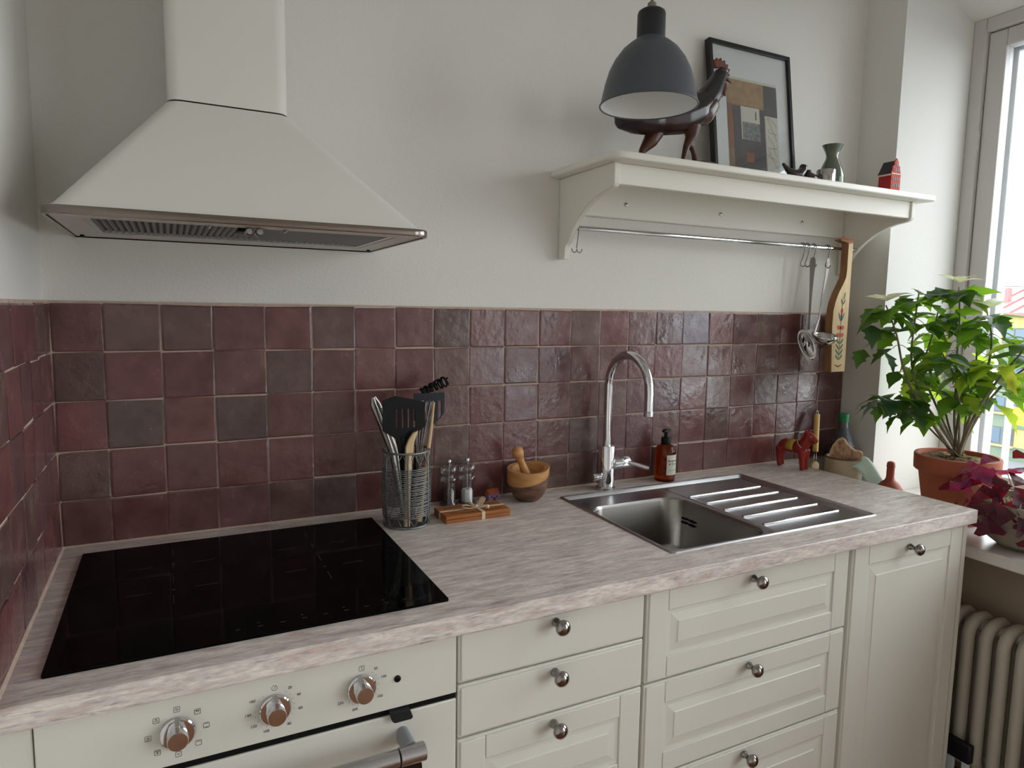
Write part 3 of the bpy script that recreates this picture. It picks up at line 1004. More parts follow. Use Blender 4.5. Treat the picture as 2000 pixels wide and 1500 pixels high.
MB().loft([hl(HX0 + .006, HX1 - .006, HYF + .006, 1.5655, .030), hl(.0535 + .01, HX1 - .018, HYF + .012, 1.572, .028),
           hl(.226, .432, -.252, 1.7795, .022)]).build('canopy', 'hood_enamel', hd, smooth=35)
MB().loft([hl(.2285, .4295, -.2495, 1.7795, .02), hl(.2285, .4295, -.2495, 1.7822, .02)]).build('joint', 'black_plastic', hd, smooth=35)
MB().loft([hl(.226, .432, -.252, 1.7822, .022), hl(.226, .432, -.252, CEIL - .002, .022)]).build('chimney', 'hood_enamel', hd, smooth=35)
rimo = [hl(HX0 + .001, HX1 - .001, HYF + .001, 1.5525, .034), hl(HX0, HX1, HYF, 1.5545, .035), hl(HX0, HX1, HYF, 1.5640, .035), hl(HX0 + .001, HX1 - .001, HYF + .001, 1.5658, .034)]
rimi = [hl(HX0 + .006, HX1 - .006, HYF + .006, 1.5658, .030), hl(HX0 + .006, HX1 - .006, HYF + .006, 1.5525, .030)]
MB().loft(rimo + rimi + [rimo[0]], True, False, False).build('rim', 'hood_steel', hd, smooth=35)
up = MB()
FX0, FX1, FY0, FY1 = .095, .612, -.345, -.065
zu = 1.5548
for a in ((HX0 + .007, FX0, HYF + .04, .009), (FX1, HX1 - .007, HYF + .04, .009), (FX0, FX1, FY1, .009), (FX0, FX1, HYF + .007, FY0)):
    up.box(a[0], a[1], a[2], a[3], zu, zu + .004)
up.build('underside', 'hood_enamel', hd)
fr = MB()
for a in ((FX0, FX0 + .012, FY0, FY1), (FX1 - .012, FX1, FY0, FY1), (FX0 + .012, FX1 - .012, FY1 - .008, FY1), (FX0 + .012, FX1 - .012, FY0, FY0 + .008)):
    fr.box(a[0], a[1], a[2], a[3], zu + .001, zu + .008)
ff = fr.build('filter_frame', 'steel_brushed', hd)
fl = MB()
nx = 44
loopa, loopb = [], []
for k in range(nx * 2 + 1):
    x = FX0 + .012 + (FX1 - FX0 - .024) * k / (nx * 2)
    z = zu + (.010 if k % 2 else .0025)
    loopa.append((x, FY0 + .008, z)); loopb.append((x, FY1 - .008, z))
fl.loft([loopa, loopb], False, False, False)
fl.build('grease_filter', 'filter_steel', ff)
MB().box(.330, .352, -.331, -.290, 1.5500, 1.5565).build('light_switch', 'black_plastic', hd)
for xx in (.345, .362):
    MB().lathe([(.0065, 0), (.0065, -.022), (.005, -.024)], axis='y', o=(xx, -.345, 1.5475), seg=16).build('slider', 'steel_brushed', hd, smooth=40)
for xx in (.283, .407):
    MB().box(xx - .0018, xx + .0018, -.372, -.330, 1.551, 1.5545).build('filter_clip', 'steel_brushed', hd)
for xx in (HX0 + .02, HX1 - .02):
    MB().lathe([(.004, 1.5505), (.004, 1.5548)], (xx, -.03), 10).build('screw_cap', 'black_plastic', hd)

# ================================================================ wall shelf with brackets and rail
SZ = 1.796
sh = thing('wall_shelf', 'cream wooden wall shelf with curved brackets and steel rail', 'shelf', (1.765, .009, 1.56), world=True)
bd = MB().prism([(1.156, .009), (1.156, -.262), (1.162, -.276), (1.176, -.286), (1.196, -.290), (2.374, -.290), (2.381, -.287), (2.385, -.280), (2.385, -.262), (2.385, .009)], 'z', SZ - .018, SZ)
bd.build('board', 'shelf_paint', sh, bevel=.004, seg=3)
outl = [(.009, SZ - .0182), (.009, 1.561), (-.022, 1.558), (-.0235, 1.580), (-.025, 1.592), (-.030, 1.600), (-.040, 1.604)]
for k in range(1, 9):
    t = k / 8.0
    outl.append((-.040 - .190 * (t ** 1.25), 1.604 + .112 * (1 - (1 - t) ** 1.7)))
outl += [(-.244, 1.7215), (-.2485, 1.730), (-.2485, SZ - .0182)]
for xa in (1.186, 2.326):
    MB().prism(outl, 'x', xa, xa + .018).build('bracket', 'shelf_paint', sh, bevel=.0025)
MB().box(1.2045, 2.3255, -.243, -.225, 1.727, SZ - .0182).build('apron', 'shelf_paint', sh, bevel=.002)
bb = MB().box(1.2045, 2.3255, -.008, .009, 1.683, SZ - .0182).build('back_board', 'shelf_paint', sh, bevel=.003)
for xx in (1.397, 1.757, 2.118):
    MB().lathe([(.0055, 0), (.0055, -.0018), (.004, -.003), (.0015, -.003), (.0012, -.002)], axis='y', o=(xx, -.008, 1.724), seg=14).build('screw', 'silver', bb, smooth=40)
RZ, RY = 1.640, -.060
MB().tube([(1.2045, RY, RZ), (2.3255, RY, RZ)], .0068, 16).build('rail', 'chrome', sh, smooth=60)


def s_hook(x, lab, rz=0.2):
    t = thing('s_hook', lab, 'hook', (x, RY, RZ - .06), rz, 'steel hooks on the shelf rail')
    p = []
    for k in range(9):
        a = -.3 + (PI + .3) * k / 8
        p.append((0, .0105 * math.cos(a), .058 + .0115 * math.sin(a)))
    p += [(0, -.010, .048), (0, -.004, .022), (0, .002, .006)]
    for k in range(7):
        a = PI + .4 + (PI - .2) * k / 6
        p.append((0, -.006 + .0085 * math.cos(a) * -1, .002 + .0085 * math.sin(a)))
    MB().tube(p, .0017, 8).build('wire', 'steel_dark', t, smooth=60)
    return t


s_hook(2.066, 'empty steel hook on the rail with another empty hook before the spoon')
s_hook(2.087, 'empty steel hook on the rail right next to the spoon hook')
s_hook(2.117, 'steel hook on the shelf rail carrying the slotted spoon')
s_hook(2.184, 'steel hook on the shelf rail carrying the ladle')
dh = thing('double_hook', 'small double wire hook hanging at the bracket end of the rail', 'hook', (1.2095, RY, 1.575))
MB().tube([(0, 0, .0735), (0, .001, .060), (-.004, 0, .030), (-.007, 0, .012)], .0016, 8).build('shank', 'steel_dark', dh, smooth=60)
for s in (-1, 1):
    pp = []
    for k in range(8):
        a = 0 - PI * k / 7
        pp.append((-.007 + s * (.008 - .008 * math.cos(a)), -.002, .010 + .010 * math.sin(a)))
    MB().tube(pp, .0016, 8).build('prong', 'steel_dark', dh, smooth=60)

# slotted spoon and ladle
spn = thing('slotted_spoon', 'steel slotted spoon hanging from the rail with oval bowl', 'spoon', (2.112, -.066, 1.268), -.55)
h = MB()
h.loft([[(x, -.001, z), (x2, -.001, z), (x2, .001, z), (x, .001, z)] for x, x2, z in
        ((-.004, .004, .100), (-.0035, .0035, .15), (-.004, .004, .20), (-.0065, .0065, .27), (-.0095, .0095, .322), (-.0075, .0075, .334), (-.003, .003, .338))])
hnd = h.build('handle', 'dull_steel', spn, bevel=.0005)
MB().ring((0, -.0012, .322), .0042, .0008, 16, 6, 'y').build('hanging_hole', 'steel_dark', hnd)
MB().box(-.0035, .0035, -.0016, .0004, .215, .232).build('stamp', 'steel_dark', hnd)
vs, fs = [], []
NR, NS = 5, 20
ctr = Vector((.008, 0, .050))
for rr in range(NR + 1):
    t = rr / NR
    for k in range(NS):
        a = 2 * PI * k / NS
        lx, lz = .034 * t * math.cos(a), .052 * t * math.sin(a)
        xx = lx * math.cos(-.28) - lz * math.sin(-.28) * -1
        zz = lx * math.sin(-.28) * -1 * -1 + lz * math.cos(-.28)
        vs.append((ctr.x + xx * .9 - .012, .014 * (1 - t * t) - .004, ctr.z + zz))
for rr in range(NR):
    for k in range(NS):
        fs.append((rr * NS + k, rr * NS + (k + 1) % NS, (rr + 1) * NS + (k + 1) % NS, (rr + 1) * NS + k))
so = MB().add(vs, fs).build('bowl', 'silver', spn, smooth=180)
md = so.modifiers.new('thickness', 'SOLIDIFY'); md.thickness = .0012
for (dx, dz) in ((-.012, .066), (.006, .052), (-.004, .036)):
    MB().prism(rrect(dx - .0019, dx + .0019, dz - .0095, dz + .0095, .0018), 'y', .0045, .0080).build('slot', 'black_plastic', so)
lad = thing('ladle', 'steel soup ladle hanging from the rail beside painted board', 'ladle', (2.184, -.066, 1.318))
h = MB()
h.loft([[(x - w, y - .001, z), (x + w, y - .001, z), (x + w, y + .001, z), (x - w, y + .001, z)] for x, y, w, z in
        ((-.088, -.036, .0055, .034), (-.070, -.026, .0045, .052), (-.034, -.008, .0038, .09), (-.016, 0, .004, .16), (-.003, 0, .0065, .23), (.001, 0, .009, .272), (.001, 0, .007, .284), (.001, 0, .003, .288))])
hnd = h.build('handle', 'dull_steel', lad, bevel=.0005)
MB().ring((.001, -.0012, .273), .0042, .0008, 16, 6, 'y').build('hanging_hole', 'steel_dark', hnd)
vs, fs = [], []
NR, NS = 6, 24
for rr in range(NR + 1):
    b_ = PI / 2 * rr / NR
    for k in range(NS):
        a = 2 * PI * k / NS
        dx_, dy_ = .043 * math.sin(b_) * math.cos(a), .038 * math.sin(b_) * math.sin(a)
        vs.append((-.053 + dx_, -.048 + dy_, .036 - .034 * math.cos(b_) - .22 * dx_ - .35 * (-.77 * dx_ - .63 * dy_)))
for rr in range(NR):
    for k in range(NS):
        fs.append((rr * NS + k, rr * NS + (k + 1) % NS, (rr + 1) * NS + (k + 1) % NS, (rr + 1) * NS + k))
lo = MB().add(vs, fs).build('bowl', 'silver', lad, smooth=180)
md = lo.modifiers.new('thickness', 'SOLIDIFY'); md.thickness = .0012

# painted wooden board
pb = thing('painted_board', 'wooden board with handle and painted folk flowers hanging under shelf', 'board', (2.253, -.081, 1.226))
out = [(-.056, 0), (.012, 0), (.012, .432), (.018, .436), (.018, .441), (-.048, .441), (-.048, .437), (-.012, .430), (-.0115, .34), (-.014, .318), (-.026, .296), (-.046, .264), (-.058, .236), (-.065, .205), (-.066, .15)]
body = MB().prism(out, 'y', -.014, .012).build('board_body', 'board_edge', pb, bevel=.002)
inner = [(x * .97 + (-.0005), z) for x, z in out]
inner = [(-.0545, .0015), (.0105, .0015), (.0105, .431), (-.0105, .428), (-.0100, .34), (-.0125, .317), (-.0245, .2945), (-.0445, .2625), (-.0565, .235), (-.0635, .2045), (-.0645, .15)]
MB().prism(inner, 'y', -.0152, -.0138).build('painted_face', 'board_wood', pb)
pf = bpy.data.objects['painted_face']


def petal(mat_, pts, nm='painted_petal'):
    MB().prism([(x - .024, z) for x, z in pts], 'y', -.0156, -.0150).build(nm, mat_, pf)


def oval(cx, cz, rx, rz_, rot=0, k=10):
    c, s = math.cos(rot), math.sin(rot)
    return [(cx + rx * math.cos(2 * PI * i / k) * c - rz_ * math.sin(2 * PI * i / k) * s, cz + rx * math.cos(2 * PI * i / k) * s + rz_ * math.sin(2 * PI * i / k) * c) for i in range(k)]


petal('folk_green', [(-.0012, .04), (.0012, .04), (.002, .25), (-.0005, .25)], 'painted_stem')
for zz, sz in ((.045, .015), (.062, .017), (.080, .016), (.098, .015)):
    for s in (-1, 1):
        petal('folk_green', oval(s * .010, zz + .006, .0035, sz * .75, -s * .7), 'painted_leaf')
for zz in (.125, .150):
    for s in (-1, 1):
        petal('folk_red', oval(s * .009, zz, .009, .0075, s * .3))
petal('folk_dark', oval(0, .149, .0035, .0035))
for s in (-1, 0, 1):
    petal('folk_green', oval(s * .008, .186, .0035, .015, -s * .35), 'painted_leaf')
petal('folk_red', oval(.002, .206, .007, .009))
for s in (-1, 1):
    petal('folk_dark', oval(.004 + s * .006, .236, .0022, .010, -s * .5), 'painted_curl')
    petal('folk_dark', oval(s * .009, .022, .010, .0018, s * .35), 'painted_curl')
petal('folk_green', oval(.010, .256, .003, .013, -.2), 'painted_leaf')
petal('folk_red', oval(0, .019, .006, .003))
MB().tube([(-.044, -.006, .4405), (-.03, -.007, .4435), (0, -.007, .4435), (.014, -.006, .4405)], .003, 8).build('hanging_cord', 'folk_red', pb, smooth=60)
MB().prism([(.020, .0), (.0265, .0), (.0265, .21), (.020, .21)], 'y', .030, .042)
sb = MB().prism([(2.276, 1.30), (2.290, 1.30), (2.290, 1.405), (2.284, 1.415), (2.276, 1.412)], 'y', -.030, -.020).build('thin_board', 'board_edge', None, off=(2.283, -.025, 1.30))
tag(sb, 'narrow dark wooden stick hanging behind the painted board', 'stick')

# ================================================================ things on the shelf
pl = thing('pendant_lamp', 'charcoal metal dome pendant lamp hanging in front of the shelf', 'lamp', (1.113, -.467, 1.841))
prof = [(.1000, 0), (.0985, .003), (.0955, .018), (.0905, .042), (.083, .067), (.072, .089), (.057, .109), (.043, .121), (.034, .127), (.030, .131)]
inn = [(r - .0018, z - .001 if z > .05 else z) for r, z in prof][::-1]
MB().lathe(prof, (0, 0), 48, False, False).build('shade', 'lamp_enamel', pl, smooth=60)
MB().lathe([(r, max(z, .0004)) for r, z in inn] + [(.0985, .0002)], (0, 0), 48, True, False).build('shade_lining', 'white_enamel', pl, smooth=60)
MB().ring((0, 0, 0), .0995, .0018, 48, 8).build('rim', 'lamp_enamel', pl, smooth=180)
MB().lathe([(.0288, .129), (.0285, .178), (.0270, .1835), (.022, .187), (.008, .188)], (0, 0), 32).build('cap', 'lamp_cap', pl, smooth=40)
MB().lathe([(.0090, .187), (.0090, .200), (.007, .202)], (0, 0), 16).build('cord_grip', 'lamp_stem', pl, smooth=40)
MB().lathe([(.0032, .201), (.0032, CEIL - 1.841 - .02)], (0, 0), 10).build('cord', 'lamp_stem', pl, smooth=40)
MB().lathe([(.05, CEIL - 1.841 - .03), (.05, CEIL - 1.841 - .0005)], (0, 0), 24).build('ceiling_rose', 'lamp_cap', pl, smooth=40)

ro = thing('rooster_figure', 'carved dark wooden rooster striding on the wall shelf', 'figurine', (1.44, -.150, SZ))
X = lambda x, z, y=0: (x - 1.44, y, z - SZ)
blob('body', 'rooster_wood', ro, [
    ('t', [X(1.262, 1.905), X(1.31, 1.918), X(1.36, 1.925), X(1.40, 1.925)], [.020, .040, .044, .036]),
    ('t', [X(1.35, 1.925), X(1.41, 1.930), X(1.46, 1.942), X(1.51, 1.965), X(1.545, 1.99)], [.036, .043, .047, .044, .036]),
    ('t', [X(1.32, 1.93), X(1.300, 1.965), X(1.290, 1.995)], [.034, .030, .016]),
], .004, 4)
blob('breast', 'rooster_breast', ro, [('t', [X(1.50, 1.945), X(1.535, 1.965), X(1.563, 1.995)], [.030, .040, .034])], .004, 4)
blob('neck', 'rooster_neck', ro, [('t', [X(1.545, 1.990), X(1.568, 2.020), X(1.588, 2.055), X(1.600, 2.078)], [.036, .031, .023, .018]), ('ball', X(1.604, 2.076), (.018, .015, .018))], .003, 4)
cb = [(1.578, 2.086), (1.566, 2.108), (1.576, 2.104), (1.580, 2.114), (1.588, 2.106), (1.594, 2.116), (1.600, 2.106), (1.608, 2.112), (1.611, 2.101), (1.621, 2.102), (1.619, 2.092), (1.629, 2.090), (1.623, 2.080), (1.630, 2.074), (1.618, 2.072), (1.610, 2.084), (1.594, 2.090)]
MB().prism([(x - 1.44, z - SZ) for x, z in cb], 'y', -.005, .005).build('comb', 'rooster_red', ro, bevel=.0015)
MB().loft([[X(1.615, 2.064, -.006), X(1.615, 2.064, .006), X(1.615, 2.076, .006), X(1.615, 2.076, -.006)], [X(1.640, 2.055, -.001), X(1.640, 2.055, .001), X(1.640, 2.058, .001), X(1.640, 2.058, -.001)]]).build('beak', 'rooster_leg', ro, bevel=.001)
for s in (-1, 1):
    w = MB().ball((0, 0, 0), (.009, .004, .019))
    w.v = [v + Vector(X(1.611, 2.034, s * .006)) for v in w.v]
    w.build('wattle', 'rooster_red', ro, smooth=180)
    e = MB().ball((0, 0, 0), (.0035, .002, .0035))
    e.v = [v + Vector(X(1.608, 2.080, s * .0145)) for v in e.v]
    e.build('eye', 'print_cream', ro, smooth=180)
blob('leg', 'rooster_leg', ro, [('t', [X(1.395, 1.905, .012), X(1.375, 1.870, .012), X(1.350, 1.842, .012), X(1.345, 1.822, .012), X(1.352, 1.797, .012)], [.026, .020, .010, .0075, .009]), ('t', [X(1.352, 1.800, .012), X(1.385, 1.797, .012)], [.006, .004])], .003, 3)
blob('leg', 'rooster_leg', ro, [('t', [X(1.490, 1.920, -.014), X(1.492, 1.890, -.014), X(1.476, 1.862, -.014), X(1.468, 1.83, -.014), X(1.455, 1.797, -.014)], [.028, .016, .0095, .007, .009]), ('t', [X(1.483, 1.885, -.014), X(1.503, 1.850, -.014), X(1.515, 1.815, -.014)], [.008, .0075, .010])], .003, 3)
MB().lathe([(.075, 0), (.074, .008), (.062, .022), (.040, .031), (.012, .035)], (1.535 - 1.44, .0), 28).build('base', 'rooster_leg', ro, smooth=60)

pf_ = thing('picture_frame', 'black picture frame with collage print leaning on the wall shelf', 'picture', (1.840, -.062, SZ + .001))
pf_.rotation_euler = (-.137, 0, 0)
FWd, FH, FD = .168, .436, .014
fm = MB()
t = .0115
for a in ((-FWd, -FWd + t, 0, FH), (FWd - t, FWd, 0, FH), (-FWd + t, FWd - t, 0, t), (-FWd + t, FWd - t, FH - t, FH)):
    fm.box(a[0], a[1], -FD, .006, a[2], a[3])
fm.build('frame', 'frame_black', pf_, bevel=.0008)
MB().box(-FWd + t, FWd - t, -.004, .002, t, FH - t).build('mat_board', 'paper', pf_)
pr = MB().box(-.102, .108, -.0048, -.0038, .05, .338).build('print', 'print_cream', pf_)


def pp(x0, x1, z0, z1, m, dy=.0003):
    MB().box(x0, x1, -.0048 - dy, -.0046, z0, z1).build('print_field', m, pr)


pp(-.102, .050, .05, .330, 'print_brown'); pp(-.102, .050, .255, .330, 'print_tan', .0005)
pp(.050, .108, .235, .330, 'print_dark'); pp(-.080, .052, .055, .250, 'print_dark', .0006)
pp(.055, .108, .06, .232, 'print_cream', .0005); pp(-.100, -.084, .12, .235, 'print_rust', .0007)
pp(-.048, .030, .150, .252, 'print_cream', .0009); pp(-.044, .030, .150, .205, 'print_grey', .0011)
pp(-.032, .000, .082, .112, 'print_rust', .0008); pp(.012, .016, .215, .240, 'print_dark', .0013)
tw = MB()
rb = random.Random(5)
for k in range(7):
    x, z = .100, .07 + .022 * k
    p = [(x, z)]
    for q in range(4):
        x -= rb.uniform(.006, .014); z += rb.uniform(-.004, .022); p.append((max(x, .058), min(z, .228)))
    for (ax, az), (bx, bz) in zip(p[:-1], p[1:]):
        d = Vector((bx - ax, bz - az)).normalized() * .0006
        tw.add([(ax - d.y, -.0056, az + d.x), (ax + d.y, -.0056, az - d.x), (bx + d.y, -.0056, bz - d.x), (bx - d.y, -.0056, bz + d.x)], [(0, 1, 2, 3)])
tw.build('print_twigs', 'print_dark', pr)
MB().box(-FWd + t, FWd - t, -.0105, -.0090, t, FH - t).build('glazing', 'window_glass', pf_)

# two birds, a silver dish, a vase and a little red house
for (x, sgn, sc, lab) in ((1.853, 1, 1.0, 'dark glass bird figurine with long tail facing the smaller bird'), (1.928, -1, .78, 'small dark glass bird figurine between silver dish and bigger bird')):
    t = thing('bird_figurine', lab, 'figurine', (x, -.2, SZ), 0, 'bird figurines on the shelf')
    q = lambda a, b_: (sgn * a * sc, 0, b_ * sc)
    blob('body', 'bird_dark', t, [('t', [q(-.052, .052), q(-.030, .036), q(-.008, .026), q(.014, .026), q(.030, .040), q(.034, .056)], [.004, .008, .014, .017, .013, .010])], .0025, 3)
    MB().loft([[(sgn * .040 * sc, -.002, .054 * sc), (sgn * .040 * sc, .002, .054 * sc), (sgn * .040 * sc, 0, .059 * sc)], [(sgn * .052 * sc, -.0004, .053 * sc), (sgn * .052 * sc, .0004, .053 * sc), (sgn * .052 * sc, 0, .054 * sc)]]).build('beak', 'bird_dark', t)
    MB().lathe([(.014 * sc, 0), (.015 * sc, .006 * sc), (.009 * sc, .014 * sc)], (0, 0), 16).build('foot', 'silver', t, smooth=60)
vd = MB().lathe([(.026, 0), (.027, .002), (.027, .050), (.026, .052), (.0245, .050), (.0245, .004)], (0, 0), 28, True, True).build('silver_dish', 'silver', None, smooth=40)
vd.location = (1.983, -.2, SZ); tag(vd, 'small round silver dish in front of green vase', 'dish')
vz = MB().lathe([(.026, 0), (.034, .006), (.0405, .030), (.0395, .056), (.030, .085), (.0195, .108), (.0175, .118), (.0215, .132), (.0315, .152), (.0300, .152), (.0205, .133), (.0160, .118), (.018, .108), (.028, .084)], (0, 0), 32, True, False).build('vase', 'vase_green', None, smooth=70)
vz.location = (2.098, -.125, SZ); tag(vz, 'grey green glazed vase with flared neck on shelf', 'vase')
rh = thing('miniature_house', 'miniature red brick gabled house on the end of the shelf', 'figurine', (2.300, -.185, SZ), .0)
hw = .0225
MB().box(-hw, hw, -.016, .024, 0, .072).build('wall', 'brick_red', rh, bevel=.0005)
fc = MB().prism([(-hw, 0), (hw, 0), (hw, .074), (.0175, .086), (.0175, .094), (.0095, .100), (.0095, .108), (0, .120), (-.0095, .108), (-.0095, .100), (-.0175, .094), (-.0175, .086), (-hw, .074)], 'y', -.020, -.016).build('gable', 'brick_orange', rh)
MB().prism([(-hw - .004, .070), (0, .114), (hw + .004, .070), (hw, .070), (0, .108), (-hw, .070)], 'y', -.0155, .026).build('roof', 'slate', rh)
MB().box(-hw - .001, hw + .001, -.0215, -.0195, .070, .0735).build('cornice', 'cream_trim', rh)
MB().box(-hw - .005, -hw + .001, -.018, .025, .066, .0705).build('eaves', 'cream_trim', rh)
for zz, xs in ((.010, (-.013, -.004, .005, .014)), (.030, (-.013, -.004, .005, .014)), (.050, (-.013, -.004, .005, .014)), (.078, (-.009, 0, .009)), (.096, (0,))):
    for xx in xs:
        MB().box(xx - .0028, xx + .0028, -.0208, -.0198, zz, zz + .011).build('window', 'dark_window', rh)

# ================================================================ things on the worktop
# wire basket
BC = (.703, -.128)
bk = thing('wire_basket', 'round grey wire basket holding cooking utensils beside the hob', 'basket', (BC[0], BC[1], ZC))
BR, BH = .0535, .178
MB().ring((0, 0, BH), BR + .0005, .0026, 40, 8).build('rim', 'wire_grey', bk, smooth=180)
MB().ring((0, 0, .0028), BR - .001, .0028, 40, 8).build('base_ring', 'wire_grey', bk, smooth=180)
MB().lathe([(BR - .003, .001), (BR - .003, .0025)], (0, 0), 32).build('base_plate', 'wire_grey', bk)
wr_ = MB().ring((0, 0, 0), BR + .001, .0012, 36, 5).mesh('wire_ring', 'wire_grey', 180)
for k in range(26):
    o = bpy.data.objects.new('wire_ring', wr_)
    COL.objects.link(o); o.parent = bk
    zz = .026 + .0046 * k
    sc = 1 + .05 * math.sin(PI * (zz - .02) / .13)
    o.location = (0, 0, zz); o.scale = (sc, sc, 1); o.rotation_euler = (random.uniform(-.02, .02), random.uniform(-.02, .02), 0)
up_ = MB().tube([(BR, 0, .003), (BR + .0025, 0, .05), (BR + .003, 0, .09), (BR + .002, 0, .14), (BR, 0, BH)], .0019, 6).mesh('upright', 'wire_grey', 180)
zz_ = MB().tube([(BR, 0, BH), (BR * math.cos(.26), BR * math.sin(.26), .146), (BR * math.cos(.52), BR * math.sin(.52), BH)], .0010, 5).mesh('zigzag_wire', 'wire_grey', 180)
zl_ = MB().tube([(BR, 0, .004), (BR * math.cos(.26), BR * math.sin(.26), .030), (BR * math.cos(.52), BR * math.sin(.52), .004)], .0010, 5).mesh('zigzag_wire', 'wire_grey', 180)
for k in range(6):
    o = bpy.data.objects.new('upright', up_); COL.objects.link(o); o.parent = bk; o.rotation_euler = (0, 0, k * PI / 3 + .3)
for k in range(12):
    for me in (zz_, zl_):
        o = bpy.data.objects.new('zigzag_wire', me); COL.objects.link(o); o.parent = bk; o.rotation_euler = (0, 0, k * PI / 6 + .04)

ZB = ZC + .005


def rod(name, lab, cat, pts):
    """an upright utensil: origin at the foot of its handle"""
    t = thing(name, lab, cat, (pts[0][0], pts[0][1], pts[0][2]), 0, 'utensils in the wire basket')
    o = Vector(pts[0])
    return t, (lambda p: tuple(Vector(p) - o))


# black slotted spatula
t, q = rod('black_spatula', 'wide black slotted spatula standing in the wire basket', 'spatula', [(.700, -.145, ZB + .002)])
MB().tube([q((.700, -.145, ZB + .004)), q((.692, -.150, 1.0)), q((.683, -.156, 1.09)), q((.682, -.158, 1.125))], [.006, .006, .008, .007], 10).build('handle', 'black_plastic', t, smooth=60)
bl = [(.652, 1.110), (.640, 1.135), (.637, 1.160), (.645, 1.222), (.650, 1.2265), (.735, 1.2055), (.738, 1.200), (.7315, 1.152), (.716, 1.133), (.695, 1.112), (.690, 1.085), (.672, 1.085)]
slots = [(.670, .012), (.684, .010), (.698, .008), (.711, .006)]
# blade from strips between the slots so that the slots are real openings
yb = -.162
b = MB()
xs = [.6375, .6675, .6725, .6815, .6865, .6955, .7005, .7095, .7145, .7375]
ztop = lambda x: 1.2265 - .235 * (x - .645) if x > .645 else 1.2265 - 2.0 * (.645 - x)
zbot = lambda x: 1.118 + (abs(x - .684) ** 1.6) * 3.2
for i in range(len(xs) - 1):
    x0, x1 = xs[i], xs[i + 1]
    if i % 2 == 0:
        b.prism([(x0, zbot(x0)), (x1, zbot(x1)), (x1, ztop(x1)), (x0, ztop(x0))], 'y', yb, yb + .004)
    else:
        b.prism([(x0, zbot(x0)), (x1, zbot(x1)), (x1, 1.146), (x0, 1.146)], 'y', yb, yb + .004)
        b.prism([(x0, 1.190), (x1, 1.190), (x1, ztop(x1)), (x0, ztop(x0))], 'y', yb, yb + .004)
b.prism([(.674, 1.09), (.692, 1.09), (.7005, 1.126), (.6675, 1.126)], 'y', yb - .001, yb + .005)
b.v = [Vector(q(v)) for v in b.v]
b.build('blade', 'black_plastic', t)
# grey turner
t, q = rod('grey_turner', 'charcoal slotted turner standing at the back of wire basket', 'spatula', [(.712, -.110, ZB + .002)])
MB().tube([q((.712, -.110, ZB + .004)), q((.735, -.102, 1.02)), q((.760, -.094, 1.135))], [.005, .005, .006], 10).build('handle', 'charcoal_nylon', t, smooth=60)
b = MB()
cx = .770
for i in range(9):
    x0 = .7345 + .0086 * i; x1 = x0 + .0086
    sl = lambda x: 1.128 + 2.4 * abs(x - .766) ** 1.35
    if i % 2 == 0: b.prism([(x0, sl(x0)), (x1, sl(x1)), (x1, 1.2155), (x0, 1.2155)], 'y', -.094, -.0905)
    else:
        b.prism([(x0, sl(x0)), (x1, sl(x1)), (x1, 1.152), (x0, 1.152)], 'y', -.094, -.0905)
        b.prism([(x0, 1.196), (x1, 1.196), (x1, 1.2155), (x0, 1.2155)], 'y', -.094, -.0905)
b.v = [Vector(q(v)) for v in b.v]
b.build('blade', 'charcoal_nylon', t)
# pale wooden scraper in front
t, q = rod('wooden_scraper', 'pale wooden scraper with slanted tip in front of black spatula', 'spatula', [(.690, -.172, ZB + .002)])
MB().tube([q((.690, -.172, ZB + .003)), q((.6905, -.173, 1.0)), q((.694, -.174, 1.09))], [.0075, .0078, .0085], 12).build('handle', 'pale_wood', t, smooth=60)
MB().prism([(a - .690, z - ZB - .002) for a, z in ((.685, 1.085), (.704, 1.085), (.706, 1.115), (.7165, 1.141), (.7035, 1.136), (.693, 1.122), (.686, 1.105))], 'y', -.006, .002).build('blade', 'pale_wood', t, bevel=.002)
# wooden spoon stick
t, q = rod('wooden_stick', 'thin pale wooden spoon handle leaning in the wire basket', 'spoon', [(.728, -.150, ZB + .002)])
MB().tube([q((.728, -.150, ZB + .003)), q((.745, -.141, 1.03)), q((.760, -.134, 1.12)), q((.7705, -.130, 1.198))], [.0055, .005, .0048, .0032], 10).build('shaft', 'pale_wood', t, smooth=60)
MB().tube([q((.726, -.1505, ZB + .004)), q((.729, -.1495, ZB + .030))], [.009, .006], 10).build('foot', 'pale_wood', t, smooth=60)
# steel tongs
t, q = rod('steel_tongs', 'brushed steel tongs leaning out of the wire basket', 'tongs', [(.700, -.120, ZB + .002)])
for dx, dy in ((0, 0), (.013, .010)):
    MB().tube([q((.700 + dx * .5, -.120 + dy, ZB + .004)), q((.672 + dx, -.118 + dy, 1.08)), q((.645 + dx, -.117 + dy, 1.155)), q((.628 + dx * .9, -.117 + dy, 1.198)), q((.627 + dx * .3, -.1165 + dy * .6, 1.214))], [.006, .0075, .0085, .0085, .005], 12, .6).build('arm', 'tong_steel', t, smooth=60)
MB().ring(q((.650, -.118, 1.178)), .010, .0012, 20, 6, 'y').build('locking_ring', 'silver', t, smooth=180)
